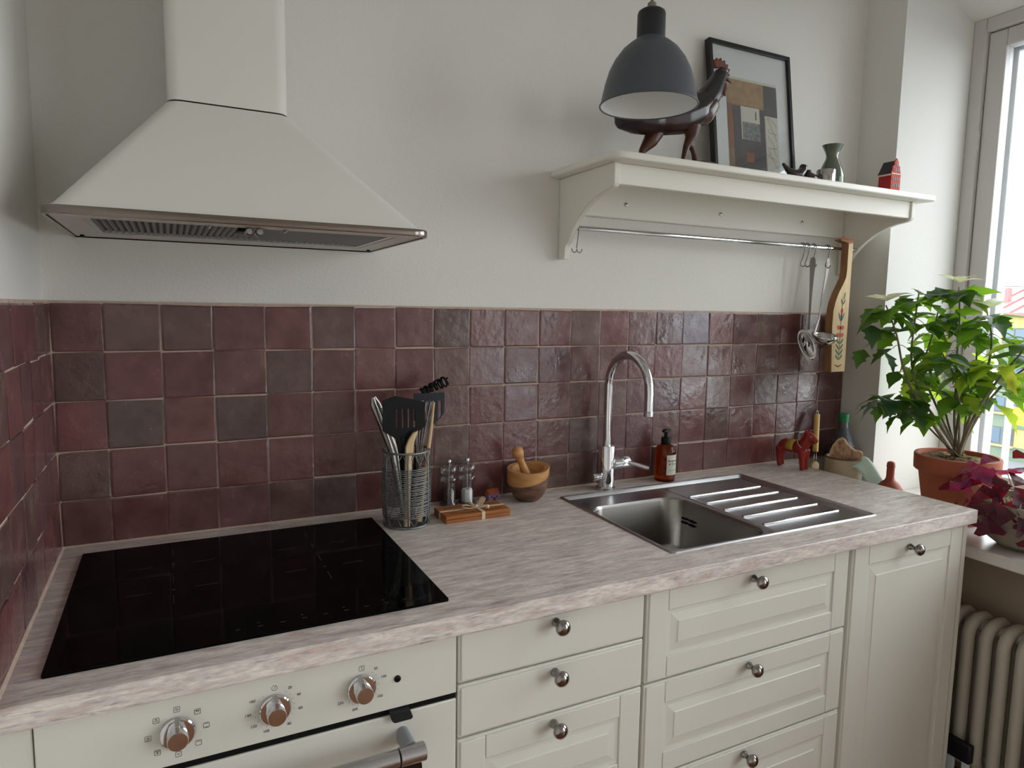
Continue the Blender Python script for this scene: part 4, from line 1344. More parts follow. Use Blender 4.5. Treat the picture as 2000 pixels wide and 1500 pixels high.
# whisk
t, q = rod('balloon_whisk', 'steel wire whisk standing head up in the wire basket', 'whisk', [(.718, -.126, ZB + .002)])
MB().tube([q((.718, -.126, ZB + .004)), q((.730, -.123, 1.02))], .006, 10).build('handle', 'tong_steel', t, smooth=60)
a0, a1 = Vector((.730, -.123, 1.02)), Vector((.752, -.118, 1.200))
ax = (a1 - a0).normalized(); sx = Vector((1, 0, -.12)).normalized(); sy = ax.cross(sx)
for k in range(6):
    an = PI * k / 6
    side = sx * math.cos(an) + sy * math.sin(an)
    path = []
    for i in range(21):
        u = i / 20
        w = math.sin(PI * u)
        ln = (1 - abs(2 * u - 1) ** 2.2)
        path.append(q(a0 + (a1 - a0) * ln + side * (.024 * math.copysign(1, u - .5) * (math.sin(PI * min(u, 1 - u)) ** .9) * (1 if abs(u - .5) > .02 else 0))))
    MB().tube(path, .0007, 5).build('wire', 'silver', t, smooth=180)
# black coil brush
t, q = rod('coil_whisk', 'black coiled spring whisk sticking out of the wire basket', 'whisk', [(.716, -.108, ZB + .002)])
MB().tube([q((.716, -.108, ZB + .004)), q((.735, -.098, 1.05)), q((.752, -.090, 1.19)), q((.766, -.086, 1.222)), q((.80, -.083, 1.236))], .0035, 8).build('shaft', 'black_plastic', t, smooth=60)
c0, c1 = Vector((.752, -.086, 1.217)), Vector((.824, -.083, 1.244))
ax = (c1 - c0).normalized(); s1 = Vector((-ax.z, 0, ax.x)); s2 = ax.cross(s1)
path = []
for i in range(220):
    u = i / 219
    r = (.0075 + .006 * u) * (1 if u < .85 else math.sqrt(max(0, 1 - ((u - .85) / .16) ** 2)))
    path.append(q(c0 + (c1 - c0) * (u + .03 * math.sin(40 * u)) + s1 * r * math.cos(2 * PI * 11 * u) + s2 * r * math.sin(2 * PI * 11 * u)))
MB().tube(path, .0019, 6).build('coil', 'black_plastic', t, smooth=180)

# salt and pepper mills
for x, y, fill, lab in ((.8505, -.027, 'pepper', 'clear acrylic mill with dark peppercorns beside the wire basket'), (.9010, -.029, 'salt', 'clear acrylic mill filled with white salt')):
    t = thing('spice_mill', lab, 'grinder', (x, y, ZC), 0, 'acrylic mills')
    MB().lathe([(.0235, 0), (.0235, .004), (.0175, .010), (.0175, .062), (.0215, .064), (.0225, .068), (.0215, .073), (.0160, .076), (.0155, .080), (.0210, .085), (.0232, .093), (.0215, .101), (.0150, .107), (.006, .1085)], (0, 0), 28).build('body', 'clear_acrylic', t, smooth=50)
    MB().lathe([(.0155, .006), (.0158, .034), (.012, .038), (.002, .036)], (0, 0), 24).build('contents', fill, t, smooth=40)
    MB().lathe([(.0024, .034), (.0024, .109)], (0, 0), 10).build('spindle', 'silver', t, smooth=60)
    kb = MB().ball((0, 0, 0), (.0068, .0068, .0072), 16, 10); kb.v = [v + Vector((0, 0, .1155)) for v in kb.v]
    kb.build('top_knob', 'chrome', t, smooth=180)

# bundle of wooden trivets tied with ribbon
tv = thing('trivet_bundle', 'two teak boards tied together with a pale ribbon bow', 'trivet', (.871, -.134, ZC), .0)
hx, hy = .0855, .0415
for k, nm in ((0, 'lower_board'), (1, 'upper_board')):
    z0 = .0005 + .0092 * k
    MB().prism([(-hx, -hy), (hx, -hy), (hx, hy), (-hx, hy)], 'z', z0, z0 + .0086).build('board', 'teak', tv, bevel=.0012)
for yy, s in ((-.020, 1), (.020, -1)):
    p = [(-.070 + .14 * k / 12, yy - s * .010 * math.sin(PI * k / 12), 0) for k in range(13)]
    b = MB()
    for (ax_, ay, _), (bx, by, _) in zip(p[:-1], p[1:]):
        b.add([(ax_, ay - .0016, .01835), (bx, by - .0016, .01835), (bx, by + .0016, .01835), (ax_, ay + .0016, .01835)], [(0, 1, 2, 3)])
    b.build('slot', 'house_dot', tv)
rb_ = MB()
zt = .0188
rb_.box(-hx - .0006, hx + .0006, -.0045, .0045, zt - .0004, zt + .0004).box(-hx - .001, -hx - .0004, -.0045, .0045, .0004, zt).box(hx + .0004, hx + .001, -.0045, .0045, .0004, zt)
rib = rb_.build('ribbon', 'ribbon', tv)
rb_ = MB().box(-.0045, .0045, -hy - .0006, hy + .0006, zt, zt + .0008).box(-.0045, .0045, -hy - .001, -hy - .0004, .0004, zt)
rb_.v = [Vector((v.x + .012, v.y, v.z)) for v in rb_.v]
rb_.build('ribbon', 'ribbon', tv)


def strip(pts, w, up_v=(0, 0, 1)):
    b = MB(); L = []
    pts = [Vector(p) for p in pts]
    for i, p in enumerate(pts):
        d = (pts[min(i + 1, len(pts) - 1)] - pts[max(i - 1, 0)]).normalized()
        s = d.cross(Vector(up_v)).normalized() * w / 2
        nn = s.cross(d).normalized() * .0004
        L.append([p - s - nn, p + s - nn, p + s + nn, p - s + nn])
    return b.loft(L)


for pts in ([(.008, 0, .0195), (-.010, -.004, .028), (-.028, -.008, .031), (-.030, -.010, .026), (-.012, -.006, .0205), (.006, -.001, .0200)],
            [(.012, 0, .0195), (.022, .006, .030), (.034, .012, .040), (.038, .012, .036), (.026, .005, .024), (.012, 0, .0200)],
            [(.010, 0, .0198), (.024, -.012, .026), (.034, -.020, .027), (.030, -.024, .0205)]):
    strip(pts, .009).build('bow_loop', 'ribbon', rib)
kb = MB().ball((.010, -.001, .0225), (.0055, .005, .0042), 12, 8)
kb.build('bow_knot', 'ribbon', rib, smooth=180)

# tiny clay house
th = thing('clay_house', 'tiny purple clay house with orange roof on the worktop', 'figurine', (.972, -.036, ZC), .22)
MB().box(-.019, .019, -.009, .009, 0, .021).build('wall', 'house_purple', th, bevel=.002)
MB().prism([(-.011, .020), (-.010, .023), (0, .033), (.003, .033), (.011, .022), (.011, .019)], 'x', -.0185, .0185).build('roof', 'house_roof', th, bevel=.0015)
for xx in (-.008, .008):
    w = MB().ball((xx, -.009, .012), (.0024, .0008, .0024), 10, 6); w.build('window', 'house_dot', th, smooth=180)
MB().box(-.0025, .0025, -.0098, -.0085, .0005, .010).build('door', 'house_dot', th)

# olive wood mortar and pestle
mo = thing('mortar', 'olive wood mortar with pale rim and dark grained base', 'mortar', (1.0635, -.066, ZC))
seg = 40
tilt = lambda x, y: .0088 * (-x / .057) * .4 + .006 * math.sin(3 * x / .057) * .6


def mring(r, z, k):
    out = []
    for i in range(seg):
        a = 2 * PI * i / seg
        x, y = r * math.cos(a), r * math.sin(a)
        rim_z = .086 + .002 * (x / .057) + .007 * max(0, x / .057) ** 2 - .004 * (-y / .057)
        split = .062 + .016 * (x / .057) + .006 * (y / .057)
        out.append((x, y, z if k == 'z' else rim_z * z if k == 'r' else split if k == 's' else rim_z))
    return out


lowp = [(.020, 0), (.030, .002), (.040, .012), (.0485, .028), (.0535, .042)]
MB().loft([mring(r, z, 'z') for r, z in lowp] + [mring(.0562, 0, 's')], True, True, False).build('base', 'olive_wood_dark', mo, smooth=60)
MB().loft([mring(.0562, 0, 's'), mring(.0575, 1.0, 'r'), mring(.0560, 1.02, 'r'), mring(.0440, 1.0, 'r'), mring(.042, .94, 'r'), mring(.036, .030, 'z'), mring(.015, .020, 'z')], True, False, True).build('rim', 'olive_wood_light', mo, smooth=40)
pe = thing('pestle', 'pale wooden pestle with round knob leaning in the mortar', 'pestle', (1.076, -.066, ZC + .026))
P0, P1 = Vector((0, 0, 0)), Vector((-.046, .002, .110))
MB().tube([P0 + (P1 - P0) * u for u in (0, .12, .3, .5, .66, .76, .84, .92, 1.0, 1.06, 1.10)], [.011, .0140, .0135, .0115, .0095, .0092, .0125, .0155, .0158, .0115, .003], 18).build('shaft', 'olive_wood_light', pe, smooth=180)

# amber soap pump bottle
so_ = thing('soap_bottle', 'amber soap pump bottle with cream label beside the tap', 'bottle', (1.5465, -.046, ZC))
MB().lathe([(.028, 0), (.0305, .002), (.0312, .006), (.0312, .090), (.030, .099), (.024, .108), (.0135, .1125), (.0125, .1145)], (0, 0), 36).build('glass', 'amber', so_, smooth=50)
MB().lathe([(.0140, .112), (.0145, .114), (.0145, .131), (.0138, .1325), (.006, .133), (.0055, .147), (.0075, .149)], (0, 0), 24).build('pump_collar', 'black_plastic', so_, smooth=40)
ph = MB().loft([[(x, -w, z0), (x, w, z0), (x, w * .8, z1), (x, -w * .8, z1)] for x, w, z0, z1 in ((-.020, .004, .149, .1535), (-.010, .0085, .149, .1570), (.004, .009, .149, .1580), (.014, .007, .1495, .1570), (.024, .0045, .150, .1555))])
ang = .35
ph.v = [Vector((v.x * math.cos(ang) - v.y * math.sin(ang), v.x * math.sin(ang) + v.y * math.cos(ang), v.z)) for v in ph.v]
ph.build('pump_head', 'black_plastic', so_, bevel=.002)
LA0, LA1 = math.radians(-121), math.radians(-38)
vs = []
for i in range(17):
    a = LA0 + (LA1 - LA0) * i / 16
    for z in (.0225, .083):
        for r in (.0316, .0312):
            vs.append((r * math.cos(a), r * math.sin(a), z))
fs = []
for i in range(16):
    o = i * 4
    fs += [(o, o + 4, o + 6, o + 2), (o + 1, o + 3, o + 7, o + 5), (o, o + 1, o + 5, o + 4), (o + 2, o + 6, o + 7, o + 3)]
lbl = MB().add(vs, fs).build('label', 'label_paper', so_, smooth=60)


def wrap_text(body, size, z, material, bold=0.0):
    o = text_mesh('lettering', body, size, material, lbl, (0, 0, 0), (0, 0, 0), bold=bold, extrude=0)
    me = o.data
    am = (LA0 + LA1) / 2
    for v in me.vertices:
        a = am + v.co.x / .0316
        zz = v.co.y
        v.co = (.03185 * math.cos(a), .03185 * math.sin(a), z + zz)


wrap_text('Bergamott', .0092, .0660, 'label_ink', .00012)
wrap_text('& Vitt te', .0092, .0560, 'label_ink', .00012)
for z, w in ((.0755, .010), (.0480, .016), (.0395, .019), (.0365, .019), (.0335, .015), (.0275, .012)):
    b = MB()
    am = (LA0 + LA1) / 2
    for i in range(8):
        a, a2 = am + w / .0316 * (i / 8 * 2 - 1) * .5 * 1.6, am + w / .0316 * ((i + .8) / 8 * 2 - 1) * .5 * 1.6
        b.add([(.03185 * math.cos(a), .03185 * math.sin(a), z), (.03185 * math.cos(a2), .03185 * math.sin(a2), z), (.03185 * math.cos(a2), .03185 * math.sin(a2), z + .0011), (.03185 * math.cos(a), .03185 * math.sin(a), z + .0011)], [(0, 1, 2, 3)])
    b.build('fine_print', 'label_ink_pale', lbl)

# red painted wooden horse
hr = thing('wooden_horse', 'red painted wooden toy horse with yellow saddle on the worktop', 'figurine', (2.052, -.086, ZC), -1.42)
blob('body', 'horse_red', hr, [
    ('t', [(-.046, 0, .066), (-.030, 0, .074), (0, 0, .071), (.028, 0, .072), (.042, 0, .078)], [.016, .0225, .0205, .0225, .018]),
    ('t', [(.030, 0, .080), (.044, 0, .098), (.052, 0, .116)], [.0215, .0185, .0145]),
    ('t', [(.047, 0, .120), (.060, 0, .113), (.078, 0, .097)], [.0140, .0130, .0100]),
    ('t', [(-.044, .011, .066), (-.050, .012, .035), (-.047, .012, .002)], [.0165, .0095, .0082]),
    ('t', [(-.040, -.011, .066), (-.044, -.012, .035), (-.040, -.012, .002)], [.0165, .0095, .0082]),
    ('t', [(.036, .011, .068), (.038, .0125, .035), (.040, .0125, .002)], [.0165, .0095, .0082]),
    ('t', [(.036, -.011, .068), (.040, -.0125, .035), (.043, -.0125, .002)], [.0165, .0095, .0082]),
    ('t', [(.046, .007, .126), (.045, .008, .139)], [.0055, .0025]), ('t', [(.046, -.007, .126), (.045, -.008, .139)], [.0055, .0025]),
], .003, 3)
sd = MB()
for i in range(9):
    pass
L = []
for k in range(13):
    a = -1.9 + 3.8 * k / 12
    L.append([(x, .0238 * math.sin(a) * 1.0, .0718 + .0225 * math.cos(a)) for x in (-.017, .010)])
sdm = MB().loft([[(p[0][0], p[0][1], p[0][2]), (p[1][0], p[1][1], p[1][2])] for p in L], False, False, False).build('saddle', 'horse_yellow', hr, smooth=60)
md = sdm.modifiers.new('thickness', 'SOLIDIFY'); md.thickness = .0015; md.offset = 1
rg = []
for k in range(21):
    a = 2 * PI * k / 20
    rg.append((.033 + .017 * math.cos(a) * .75 - .002, .0225 * math.sin(a), .085 - .014 * math.cos(a)))
MB().tube(rg, .0012, 6).build('collar', 'horse_trim', hr, smooth=180)
mn = [(.026, 0, .098), (.033, 0, .112), (.040, 0, .124)]
MB().tube(mn, [.006, .007, .005], 8).build('mane', 'horse_red', hr, smooth=180)
for p in ((.066, .0125, .116), (.066, -.0125, .116)):
    e = MB().ball(p, .0018, 8, 6); e.build('eye', 'horse_trim', hr, smooth=180)
for k in range(6):
    e = MB().ball((.030 + .002 * k, -.0172 + .0002 * k, .100 + .0035 * k), .0012, 6, 5); e.build('paint_dot', 'horse_trim', hr, smooth=180)

# ================================================================ things on the sill beside the worktop
SL = SILL
br = thing('wire_brush', 'light wooden handled tool with two wires leaning in the corner', 'utensil', (2.192, -.060, SL))
T0, T1 = Vector((0, 0, .108)), Vector((.033, .030, .283))
D = T1 - T0
H0 = T0 + D * .27
MB().tube([H0, H0 + (T1 - H0) * .02, H0 + (T1 - H0) * .98, T1], [.0085, .0095, .0095, .0085], 14).build('handle', 'handle_wood', br, smooth=50)
MB().ring(tuple(T1 + Vector((0, 0, .006))), .0055, .0011, 16, 6, 'y').build('hanging_loop', 'silver', br, smooth=180)
for s in (-1, 1):
    MB().tube([T0 + Vector((s * .007, 0, -.005)), H0 + Vector((s * .0045, 0, .004))], .0011, 6).build('wire', 'silver', br, smooth=180)
dd = MB().lathe([(.004, -.005), (.0185, -.004), (.0195, 0), (.0185, .004), (.004, .005)], axis='y', o=(0, 0, .105), seg=22)
dd.build('disc', 'pale_wood', br, smooth=50)
MB().tube([(0, .002, .092), (0, .002, .001)], .006, 8).build('stalk', 'pale_wood', br, smooth=50)

gb = thing('cleaning_bottle', 'ribbed grey plastic bottle with green screw cap in the corner', 'bottle', (2.316, -.068, SL))
prof = [(.044, 0), (.050, .004), (.052, .012)]
z = .012
k = 0
while z < .235:
    r = .052 if z < .10 else .052 - .036 * ((z - .10) / .135) ** 1.35
    prof.append((r, z)); prof.append((r + .0010, z + .003)); z += .006
prof += [(.0155, .240), (.0150, .262)]
MB().lathe(prof, (0, 0), 36).build('body', 'bottle_grey', gb, smooth=60)
MB().lathe([(.0168, .2565), (.0172, .258), (.0168, .264), (.0172, .266), (.0168, .272), (.0172, .274), (.0172, .284), (.0160, .286)], (0, 0), 28).build('cap', 'cap_green', gb, smooth=40)

cpot = thing('stoneware_pot', 'beige stoneware pot with dark rim in the window corner', 'pot', (2.206, -.160, SL))
R_ = .0575
MB().lathe([(.046, 0), (.050, .003), (.0545, .05), (R_, .11), (R_, .158), (R_ - .005, .158), (R_ - .006, .11), (.046, .012)], (0, 0), 40, True, True).build('body', 'stoneware', cpot, smooth=50)
MB().ring((0, 0, .158), R_ - .0025, .0032, 40, 8).build('rim', 'stoneware_rim', cpot, smooth=180)
lf = thing('loofah_slab', 'tan fibrous loofah slab standing in the stoneware pot', 'sponge', (2.204, -.168, SL + .143), -1.0)
lo_ = [(-.046, 0), (-.047, .030), (-.040, .052), (-.026, .074), (-.013, .080), (-.004, .074), (.008, .056), (.024, .044), (.045, .041), (.050, .036), (.049, .026), (.042, .006), (.036, -.004)]
MB().prism(lo_, 'y', -.014, .014).build('slab', 'loofah', lf, bevel=.004)
MB().prism([(-.0475, .002), (-.0485, .031), (-.0415, .0535), (-.027, .0755), (-.0125, .0815), (-.0135, .0775), (-.026, .0695), (-.0375, .05), (-.044, .029), (-.0435, .002)], 'y', -.0146, .0146).build('crust', 'pale_wood', lf, bevel=.001)
cl = thing('dishcloth', 'pale mint dishcloth hanging over the rim of stoneware pot', 'cloth', (2.207, -.196, SL + .064))
vs, fs = [], []
cvr, cvd = Vector((.49, -.8715, 0)), Vector((.8715, .49, 0))
cprof = [(-.016, .088), (-.006, .098), (.006, .103), (.018, .099), (.032, .087), (.046, .070), (.058, .052), (.068, .036)]
for i, (a, h_) in enumerate(cprof):
    for j in range(8):
        w = j / 7.0
        p = cvr * (a * .92 + w * .024) + cvd * (-.035 + w * .046 + .0015 * math.sin(9 * w + i)) + Vector((0, 0, h_ - .028 + w * .030 + .002 * math.sin(6 * w + i * .8)))
        vs.append(tuple(p))
for i in range(len(cprof) - 1):
    for j in range(7):
        fs.append((i * 8 + j, i * 8 + j + 1, (i + 1) * 8 + j + 1, (i + 1) * 8 + j))
co = MB().add(vs, fs).build('fold', 'cloth_mint', cl, smooth=180)
md = co.modifiers.new('thickness', 'SOLIDIFY'); md.thickness = .0035
cb_ = thing('clay_bottle', 'terracotta bottle with round stopper on the window sill', 'bottle', (2.358, -.225, SL))
MB().lathe([(.030, 0), (.041, .008), (.044, .03), (.040, .052), (.028, .070), (.0155, .080), (.0122, .090), (.0120, .124), (.0135, .1255), (.0135, .1285)], (0, 0), 32).build('body', 'clay_bottle', cb_, smooth=50)
MB().lathe([(.0125, .1285), (.0125, .136), (.011, .1405), (.006, .1435), (.001, .144)], (0, 0), 24).build('stopper', 'clay_bottle', cb_, smooth=50)

# ================================================================ plants
PC = Vector((2.373, -.426, SILL))
pp_ = thing('poinsettia_plant', 'leafy poinsettia with pale top leaves in a terracotta pot', 'plant', tuple(PC))
MB().lathe([(.076, 0), (.078, .002), (.1015, .150), (.1015, .153), (.1115, .1535), (.1150, .157), (.1165, .200), (.1150, .204), (.1060, .204), (.1040, .198), (.098, .15), (.07, .02)], (0, 0), 56, True, True).build('pot', 'terracotta', pp_, smooth=40)
sv, sf = [], []
NR, NS = 7, 36
rs_ = random.Random(3)
for r in range(NR + 1):
    for k in range(NS):
        a = 2 * PI * k / NS
        rr = .1035 * r / NR
        sv.append((rr * math.cos(a), rr * math.sin(a), .191 + .008 * (1 - r / NR) + (rs_.uniform(-.006, .006) if 0 < r < NR else 0)))
for r in range(NR):
    for k in range(NS):
        sf.append((r * NS + k, r * NS + (k + 1) % NS, (r + 1) * NS + (k + 1) % NS, (r + 1) * NS + k))
MB().add(sv, sf).build('soil', 'soil', pp_, smooth=180)
VR = Vector((.49, -.8715, 0))      # sideways as the plant is seen from the cooking side of the room
VD = Vector((.8715, .49, 0))       # away from it


def PT(u, v, d):
    """sideways, height above the pot foot and depth of a spot in the crown"""
    return VR * ((u - 1873) * .00168) + VD * d * 1.15 + Vector((0, 0, .204 + (893 - v) * .00156))


def leaf_mesh(kind, var, material):
    r = random.Random(kind * 31 + var)
    half = {0: [(0, .0), (.07, .10), (.18, .22), (.29, .31), (.38, .42), (.44, .27), (.55, .27), (.64, .31), (.70, .17), (.84, .08), (1.0, 0)],
            1: [(0, .0), (.08, .14), (.20, .27), (.34, .32), (.50, .28), (.66, .19), (.80, .10), (.91, .04), (1.0, 0)],
            2: [(0, .0), (.10, .10), (.24, .20), (.40, .25), (.58, .23), (.76, .15), (.9, .06), (1.0, 0)]}[kind]
    droop = r.uniform(.10, .30)
    fold = r.uniform(.10, .35)
    tw = r.uniform(-.25, .25)
    vs, fs = [], []
    for t, w in half:
        z = -droop * t * t + .05 * math.sin(PI * t)
        for s in (-1, -.5, 0, .5, 1):
            ww = w * (1 + (r.uniform(-.1, .1) if abs(s) == 1 else 0))
            y = s * ww
            vs.append((t, y, z + abs(s) * ww * fold + tw * y * t - (.10 * w if abs(s) == 1 else 0)))
    n_ = len(half)
    for i in range(n_ - 1):
        for j in range(4):
            fs.append((i * 5 + j, (i + 1) * 5 + j, (i + 1) * 5 + j + 1, i * 5 + j + 1))
    me = bpy.data.meshes.new('leaf')
    me.from_pydata(vs, [], fs)
    for p in me.polygons: p.use_smooth = True
    me.materials.append(MATS[material])
    return me


LM = {}
for m_ in ('leaf_dark', 'leaf_mid', 'leaf_bright', 'leaf_yellow', 'leaf_white'):
    LM[m_] = [leaf_mesh(k, v, m_) for k in ((2, 2) if m_ == 'leaf_white' else (0, 1, 0)) for v in range(3)]
rl = random.Random(21)


def put_leaf(base, direction, size, material, roll=0.0, parent=pp_, meshes=None):
    d = Vector(direction).normalized()
    up = Vector((0, 0, 1))
    s = up.cross(d)
    if s.length < .05: s = Vector((1, 0, 0))
    s.normalize()
    nrm = d.cross(s)
    M = Matrix((d, s, nrm)).transposed() @ Matrix.Rotation(roll, 3, 'X')
    o = bpy.data.objects.new('leaf', rl.choice((meshes or LM)[material]))
    COL.objects.link(o)
    o.parent = parent
    M4 = M.to_4x4()
    M4.translation = base
    o.matrix_local = M4 @ Matrix.Diagonal((size, size, size, 1))
    return o


BASE = Vector((.004, -.002, .194))


def stem(pts, r0, r1, material='stem_bark'):
    P = [BASE + Vector((rl.uniform(-.012, .012), rl.uniform(-.012, .012), 0))] + pts
    # smooth the path
    out = []
    for i in range(len(P) - 1):
        for k in range(3):
            u = k / 3
            out.append(P[i].lerp(P[i + 1], u))
    out.append(P[-1])
    for _ in range(2):
        out = [out[0]] + [(out[i - 1] + out[i] * 2 + out[i + 1]) / 4 for i in range(1, len(out) - 1)] + [out[-1]]
    n_ = len(out)
    MB().tube(out, [r0 * .85 + (r1 - r0 * .85) * i / (n_ - 1) for i in range(n_)], 7).build('stem', material, pp_, smooth=180)
    return out


SPEC = [  # path points (u, v, depth), stem radius, colour mix at tip
    ([(1838, 845, -.02), (1795, 775, -.04), (1774, 715, -.05), (1765, 660, -.05), (1742, 600, -.05)], .0062, 'd', 'w'),
    ([(1845, 840, .00), (1810, 790, .00), (1785, 720, .02), (1786, 650, .03), (1790, 575, .03)], .0058, 'd', None),
    ([(1850, 840, .03), (1822, 780, .06), (1800, 730, .08), (1815, 670, .09), (1822, 610, .09)], .0050, 'm', None),
    ([(1862, 830, .02), (1862, 760, .03), (1858, 690, .04), (1858, 620, .05), (1852, 562, .05)], .0056, 'd', 'w'),
    ([(1872, 830, -.02), (1866, 760, -.04), (1850, 715, -.05), (1836, 690, -.06)], .0046, 'b', None),
    ([(1884, 825, .00), (1898, 760, .01), (1910, 700, .02), (1908, 650, .03), (1898, 612, .03)], .0060, 'd', 'w'),
    ([(1886, 830, -.04), (1905, 770, -.06), (1928, 720, -.08), (1946, 690, -.09), (1962, 652, -.09)], .0060, 'm', None),
    ([(1890, 835, .02), (1918, 770, .04), (1945, 735, .06), (1975, 705, .07), (1992, 680, .08)], .0055, 'm', None),
    ([(1880, 820, .05), (1888, 740, .09), (1890, 690, .11), (1880, 640, .12)], .0048, 'm', None),
    ([(1836, 850, -.05), (1800, 805, -.08), (1775, 790, -.09), (1752, 782, -.09)], .0036, 'd', None),
    ([(1870, 800, -.01), (1868, 740, -.01), (1880, 715, -.02), (1900, 715, -.03)], .0042, 'b', None),
    ([(1852, 835, .05), (1838, 770, .09), (1815, 745, .11), (1790, 735, .12)], .0040, 'b', None),
]
mixes = {'d': ['leaf_dark'] * 5 + ['leaf_mid'] * 2, 'm': ['leaf_dark'] * 2 + ['leaf_mid'] * 3 + ['leaf_bright'], 'b': ['leaf_mid'] * 2 + ['leaf_bright'] * 4}
for path, r0, mixk, top in SPEC:
    pts = [PT(*p) for p in path]
    line = stem(pts, r0, .0022, 'stem_bark' if r0 > .0045 else 'stem_green')
    tip = line[-1]
    ax = (line[-1] - line[-4]).normalized()
    n_l = rl.randint(8, 11)
    a0 = rl.uniform(0, 6)
    for k in range(n_l):
        a = a0 + 2.4 * k
        dirv = Vector((math.cos(a), math.sin(a), rl.uniform(-.60, .15)))
        put_leaf(tip - ax * .004 * k + dirv.normalized() * .012, dirv, rl.uniform(.076, .108), rl.choice(mixes[mixk]), rl.uniform(-.4, .4))
    for k in range(rl.randint(8, 10)):
        i = len(line) - 2 - int(rl.uniform(0, len(line) * .58))
        a = a0 + 1.1 + 2.4 * k
        dirv = Vector((math.cos(a), math.sin(a), rl.uniform(-.9, .0)))
        pb_ = line[i]
        pt = pb_ + dirv.normalized() * rl.uniform(.02, .035)
        MB().tube([pb_, (pb_ + pt) / 2 + Vector((0, 0, .003)), pt], .0010, 5).build('petiole', 'stem_green', pp_, smooth=180)
        put_leaf(pt, dirv, rl.uniform(.070, .102), rl.choice(mixes['b' if rl.random() < .25 else mixk]), rl.uniform(-.5, .5))
    if top:
        for k in range(5):
            a = a0 + .6 + 1.3 * k
            put_leaf(tip + Vector((0, 0, .012)), (math.cos(a), math.sin(a), rl.uniform(.25, .8)), rl.uniform(.055, .080), 'leaf_white', rl.uniform(-.4, .4))
# the yellowing round leaf facing the room and a few hanging ones
put_leaf(PT(1938, 715, -.10), VR * .15 - VD * .25 + Vector((0, 0, -1)), .078, 'leaf_yellow', PI * .5)
for u, v, d, s_ in ((1788, 812, -.05, .072), (1722, 640, -.08, .080), (1712, 690, -.06, .07), (1745, 690, -.09, .085), (1812, 690, -.08, .08), (1770, 730, -.07, .07), (1818, 790, -.03, .06),
                    (1980, 690, -.04, .07), (1965, 720, -.07, .06), (1852, 775, -.05, .06)):
    a = rl.uniform(0, 6.28)
    put_leaf(PT(u, v, d), (math.cos(a) * .7, math.sin(a) * .7, -.9), s_, rl.choice(mixes['d']), rl.uniform(-.5, .5))

# purple oxalis in a grey bowl
OC = Vector((2.302, -.666, SILL))
ox = thing('oxalis_plant', 'purple leaved oxalis spilling from a grey concrete bowl', 'plant', tuple(OC))
MB().lathe([(.052, 0), (.066, .003), (.092, .022), (.112, .056), (.120, .092), (.119, .128), (.112, .130), (.111, .092), (.10, .05), (.05, .02)], (0, 0), 56, True, True).build('bowl', 'concrete', ox, smooth=60)
MB().lathe([(.1085, .112), (.06, .118), (.002, .120)], (0, 0), 32, True, False).build('soil', 'soil', ox, smooth=60)


def oxalis_mesh(k, material):
    r = random.Random(500 + k)
    vs, fs = [], []
    for q in range(3):
        a = 2 * PI * q / 3
        tilt_ = r.uniform(-.45, -.1)
        fo = r.uniform(.15, .5)
        prof = [(0.04, 0), (.45, .24), (.90, .50), (1.0, .40), (.93, .0)]
        o = len(vs)
        pts = [(.03, 0, 0), (.46, .36, fo), (.90, .70, fo * 1.7), (1.02, .52, fo * 1.3), (.88, 0, 0), (1.02, -.52, fo * 1.3), (.90, -.70, fo * 1.7), (.46, -.36, fo), (.5, 0, 0)]
        for x, y, z in pts:
            zz = tilt_ * x * x + z * .28
            vs.append((x * math.cos(a) - y * math.sin(a), x * math.sin(a) + y * math.cos(a), zz))
        fs += [(o, o + 1, o + 8), (o + 1, o + 2, o + 3, o + 8), (o + 3, o + 4, o + 8), (o, o + 8, o + 7), (o + 8, o + 5, o + 6, o + 7), (o + 8, o + 4, o + 5)]
    me = bpy.data.meshes.new('leaf')
    me.from_pydata(vs, [], fs)
    me.materials.append(MATS[material])
    return me


OM = {'oxalis_leaf': [oxalis_mesh(k, 'oxalis_leaf') for k in range(5)], 'oxalis_pink': [oxalis_mesh(k + 9, 'oxalis_pink') for k in range(3)]}


OXL = [  # spots around the bowl: sideways, away, height, size, pink?, normal
    (-.110, -.02, .205, .040, 1, (-.3, -.5, .8)), (-.125, -.03, .172, .046, 1, (-.4, -.6, .6)), (-.098, -.05, .160, .044, 0, (-.2, -.7, .6)),
    (-.175, -.02, .150, .030, 0, (-.6, -.3, .7)), (-.150, .00, .150, .032, 1, (-.5, -.4, .7)), (-.030, -.06, .165, .050, 0, (0, -.6, .8)),
    (-.060, -.09, .118, .048, 0, (-.1, -.9, .4)), (-.085, -.10, .088, .050, 0, (-.3, -.9, .3)), (-.150, -.10, .060, .046, 0, (-.5, -.8, .35)),
    (-.020, -.12, .100, .044, 0, (.2, -.9, .4)), (.035, -.04, .205, .050, 0, (.1, -.5, .8)), (.010, .02, .230, .048, 0, (0, -.3, .9)),
    (.060, -.09, .150, .050, 0, (.3, -.7, .6)), (.100, -.02, .190, .048, 0, (.5, -.3, .8)), (-.045, .04, .190, .042, 1, (-.2, .2, .9)),
    (.075, .05, .200, .046, 0, (.3, .4, .8)), (.02, -.13, .06, .04, 0, (.1, -.95, .2)), (-.125, -.05, .105, .024, 1, (-.6, -.5, .6))]
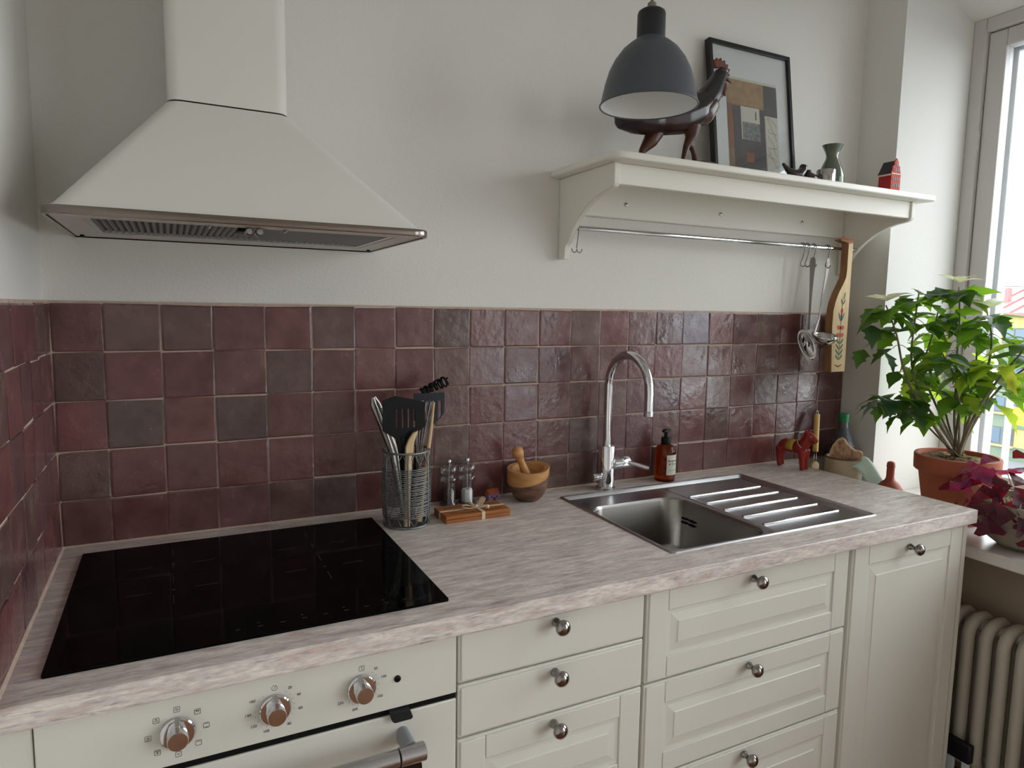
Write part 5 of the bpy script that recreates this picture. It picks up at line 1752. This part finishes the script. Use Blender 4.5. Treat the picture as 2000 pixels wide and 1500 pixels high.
for sx_, dy_, h_, sz, pink, nv in OXL:
    p = VR * (sx_ - .012) + VD * dy_ + Vector((0, 0, h_ + .012))
    sz *= 1.1
    nrm = (VR * nv[0] + VD * nv[1] * .8 + Vector((0, 0, nv[2]))).normalized()
    ref = Vector((math.cos(h_ * 90), math.sin(h_ * 90), .2))
    s1 = (ref - nrm * ref.dot(nrm)).normalized()
    s2 = nrm.cross(s1)
    M4 = Matrix((s1, s2, nrm)).transposed().to_4x4(); M4.translation = p
    o = bpy.data.objects.new('leaf', rl.choice(OM['oxalis_pink' if pink else 'oxalis_leaf']))
    COL.objects.link(o); o.parent = ox
    o.matrix_local = M4 @ Matrix.Diagonal((sz, sz, sz, 1))
    hd_ = Vector((p.x, p.y, 0))
    rr = min(hd_.length * .5, .09)
    foot = (hd_.normalized() * rr) + Vector((0, 0, .117))
    edge = hd_.normalized() * .104 + Vector((0, 0, max(.138, h_ * .8)))
    MB().tube([foot, (foot + edge) / 2 + Vector((0, 0, .022)), edge if hd_.length > .1 else (foot + p) / 2, p - nrm * .002], .0013, 5).build('stem', 'oxalis_stem', ox, smooth=180)

# ================================================================ radiator under the sill
ra = thing('radiator', 'old cream cast iron column radiator under the window sill', 'radiator', (2.31, -.95, 0))
RX0, RX1, RZ0, RZ1 = -.085, .055, .10, .566


def column_loop(cx, r):
    pass


sec = MB()
prof_o = rrect(RX0, RX1, RZ0, RZ1, .060, 8)
K = len(prof_o)
def shrink(pts, d):
    out = []
    for i, p in enumerate(pts):
        a, b_ = Vector(pts[i - 1]), Vector(pts[(i + 1) % len(pts)])
        t_ = (b_ - a).normalized()
        nn = Vector((-t_.y, t_.x))
        out.append((p[0] + nn.x * d, p[1] + nn.y * d))
    return out
W_ = .017
rings = []
for ang_ in [0, 45, 90, 135, 180, 225, 270, 315]:
    a = math.radians(ang_)
    dd_ = .020 - .020 * math.cos(a)
    rings.append([(p[0], W_ * math.sin(a), p[1]) for p in shrink(prof_o, dd_)])
vs = [p for l in rings for p in l]
fs = []
for k in range(8):
    for i in range(K):
        j = (i + 1) % K
        fs.append((k * K + i, k * K + j, ((k + 1) % 8) * K + j, ((k + 1) % 8) * K + i))
sec.add(vs, fs)
sec.box(-.020, -.010, -.006, .006, RZ0 + .03, RZ1 - .03)
SM = sec.mesh('section', 'radiator_paint', 60)
for k in range(15):
    o = bpy.data.objects.new('section', SM); COL.objects.link(o); o.parent = ra
    o.location = (0, .425 - .0470 * k, 0)
for zz in (.135, .530):
    MB().tube([(-.015, .44, zz), (-.015, -.26, zz)], .018, 12).build('header_pipe', 'radiator_paint', ra, smooth=60)
for yy in (.36, -.19):
    MB().box(-.03, .0, yy - .012, yy + .012, 0, .105).build('foot', 'radiator_paint', ra, bevel=.003)
nb = thing('dark_box', 'small dark flat box propped at the foot of the radiator', 'box', (2.195, -.600, .0))
MB().box(-.012, .012, -.036, .034, .160, .214).build('case', 'navy_box', nb, bevel=.004)
for yy in (-.022, .018):
    MB().prism(rrect(yy - .009, yy + .009, 0, .163, .006), 'x', -.005, .005).build('leg', 'window_white', nb, bevel=.001)

# ---------------------------------------------------------------- tidy up
for o in bpy.data.objects:
    if '_world' in o: del o['_world']
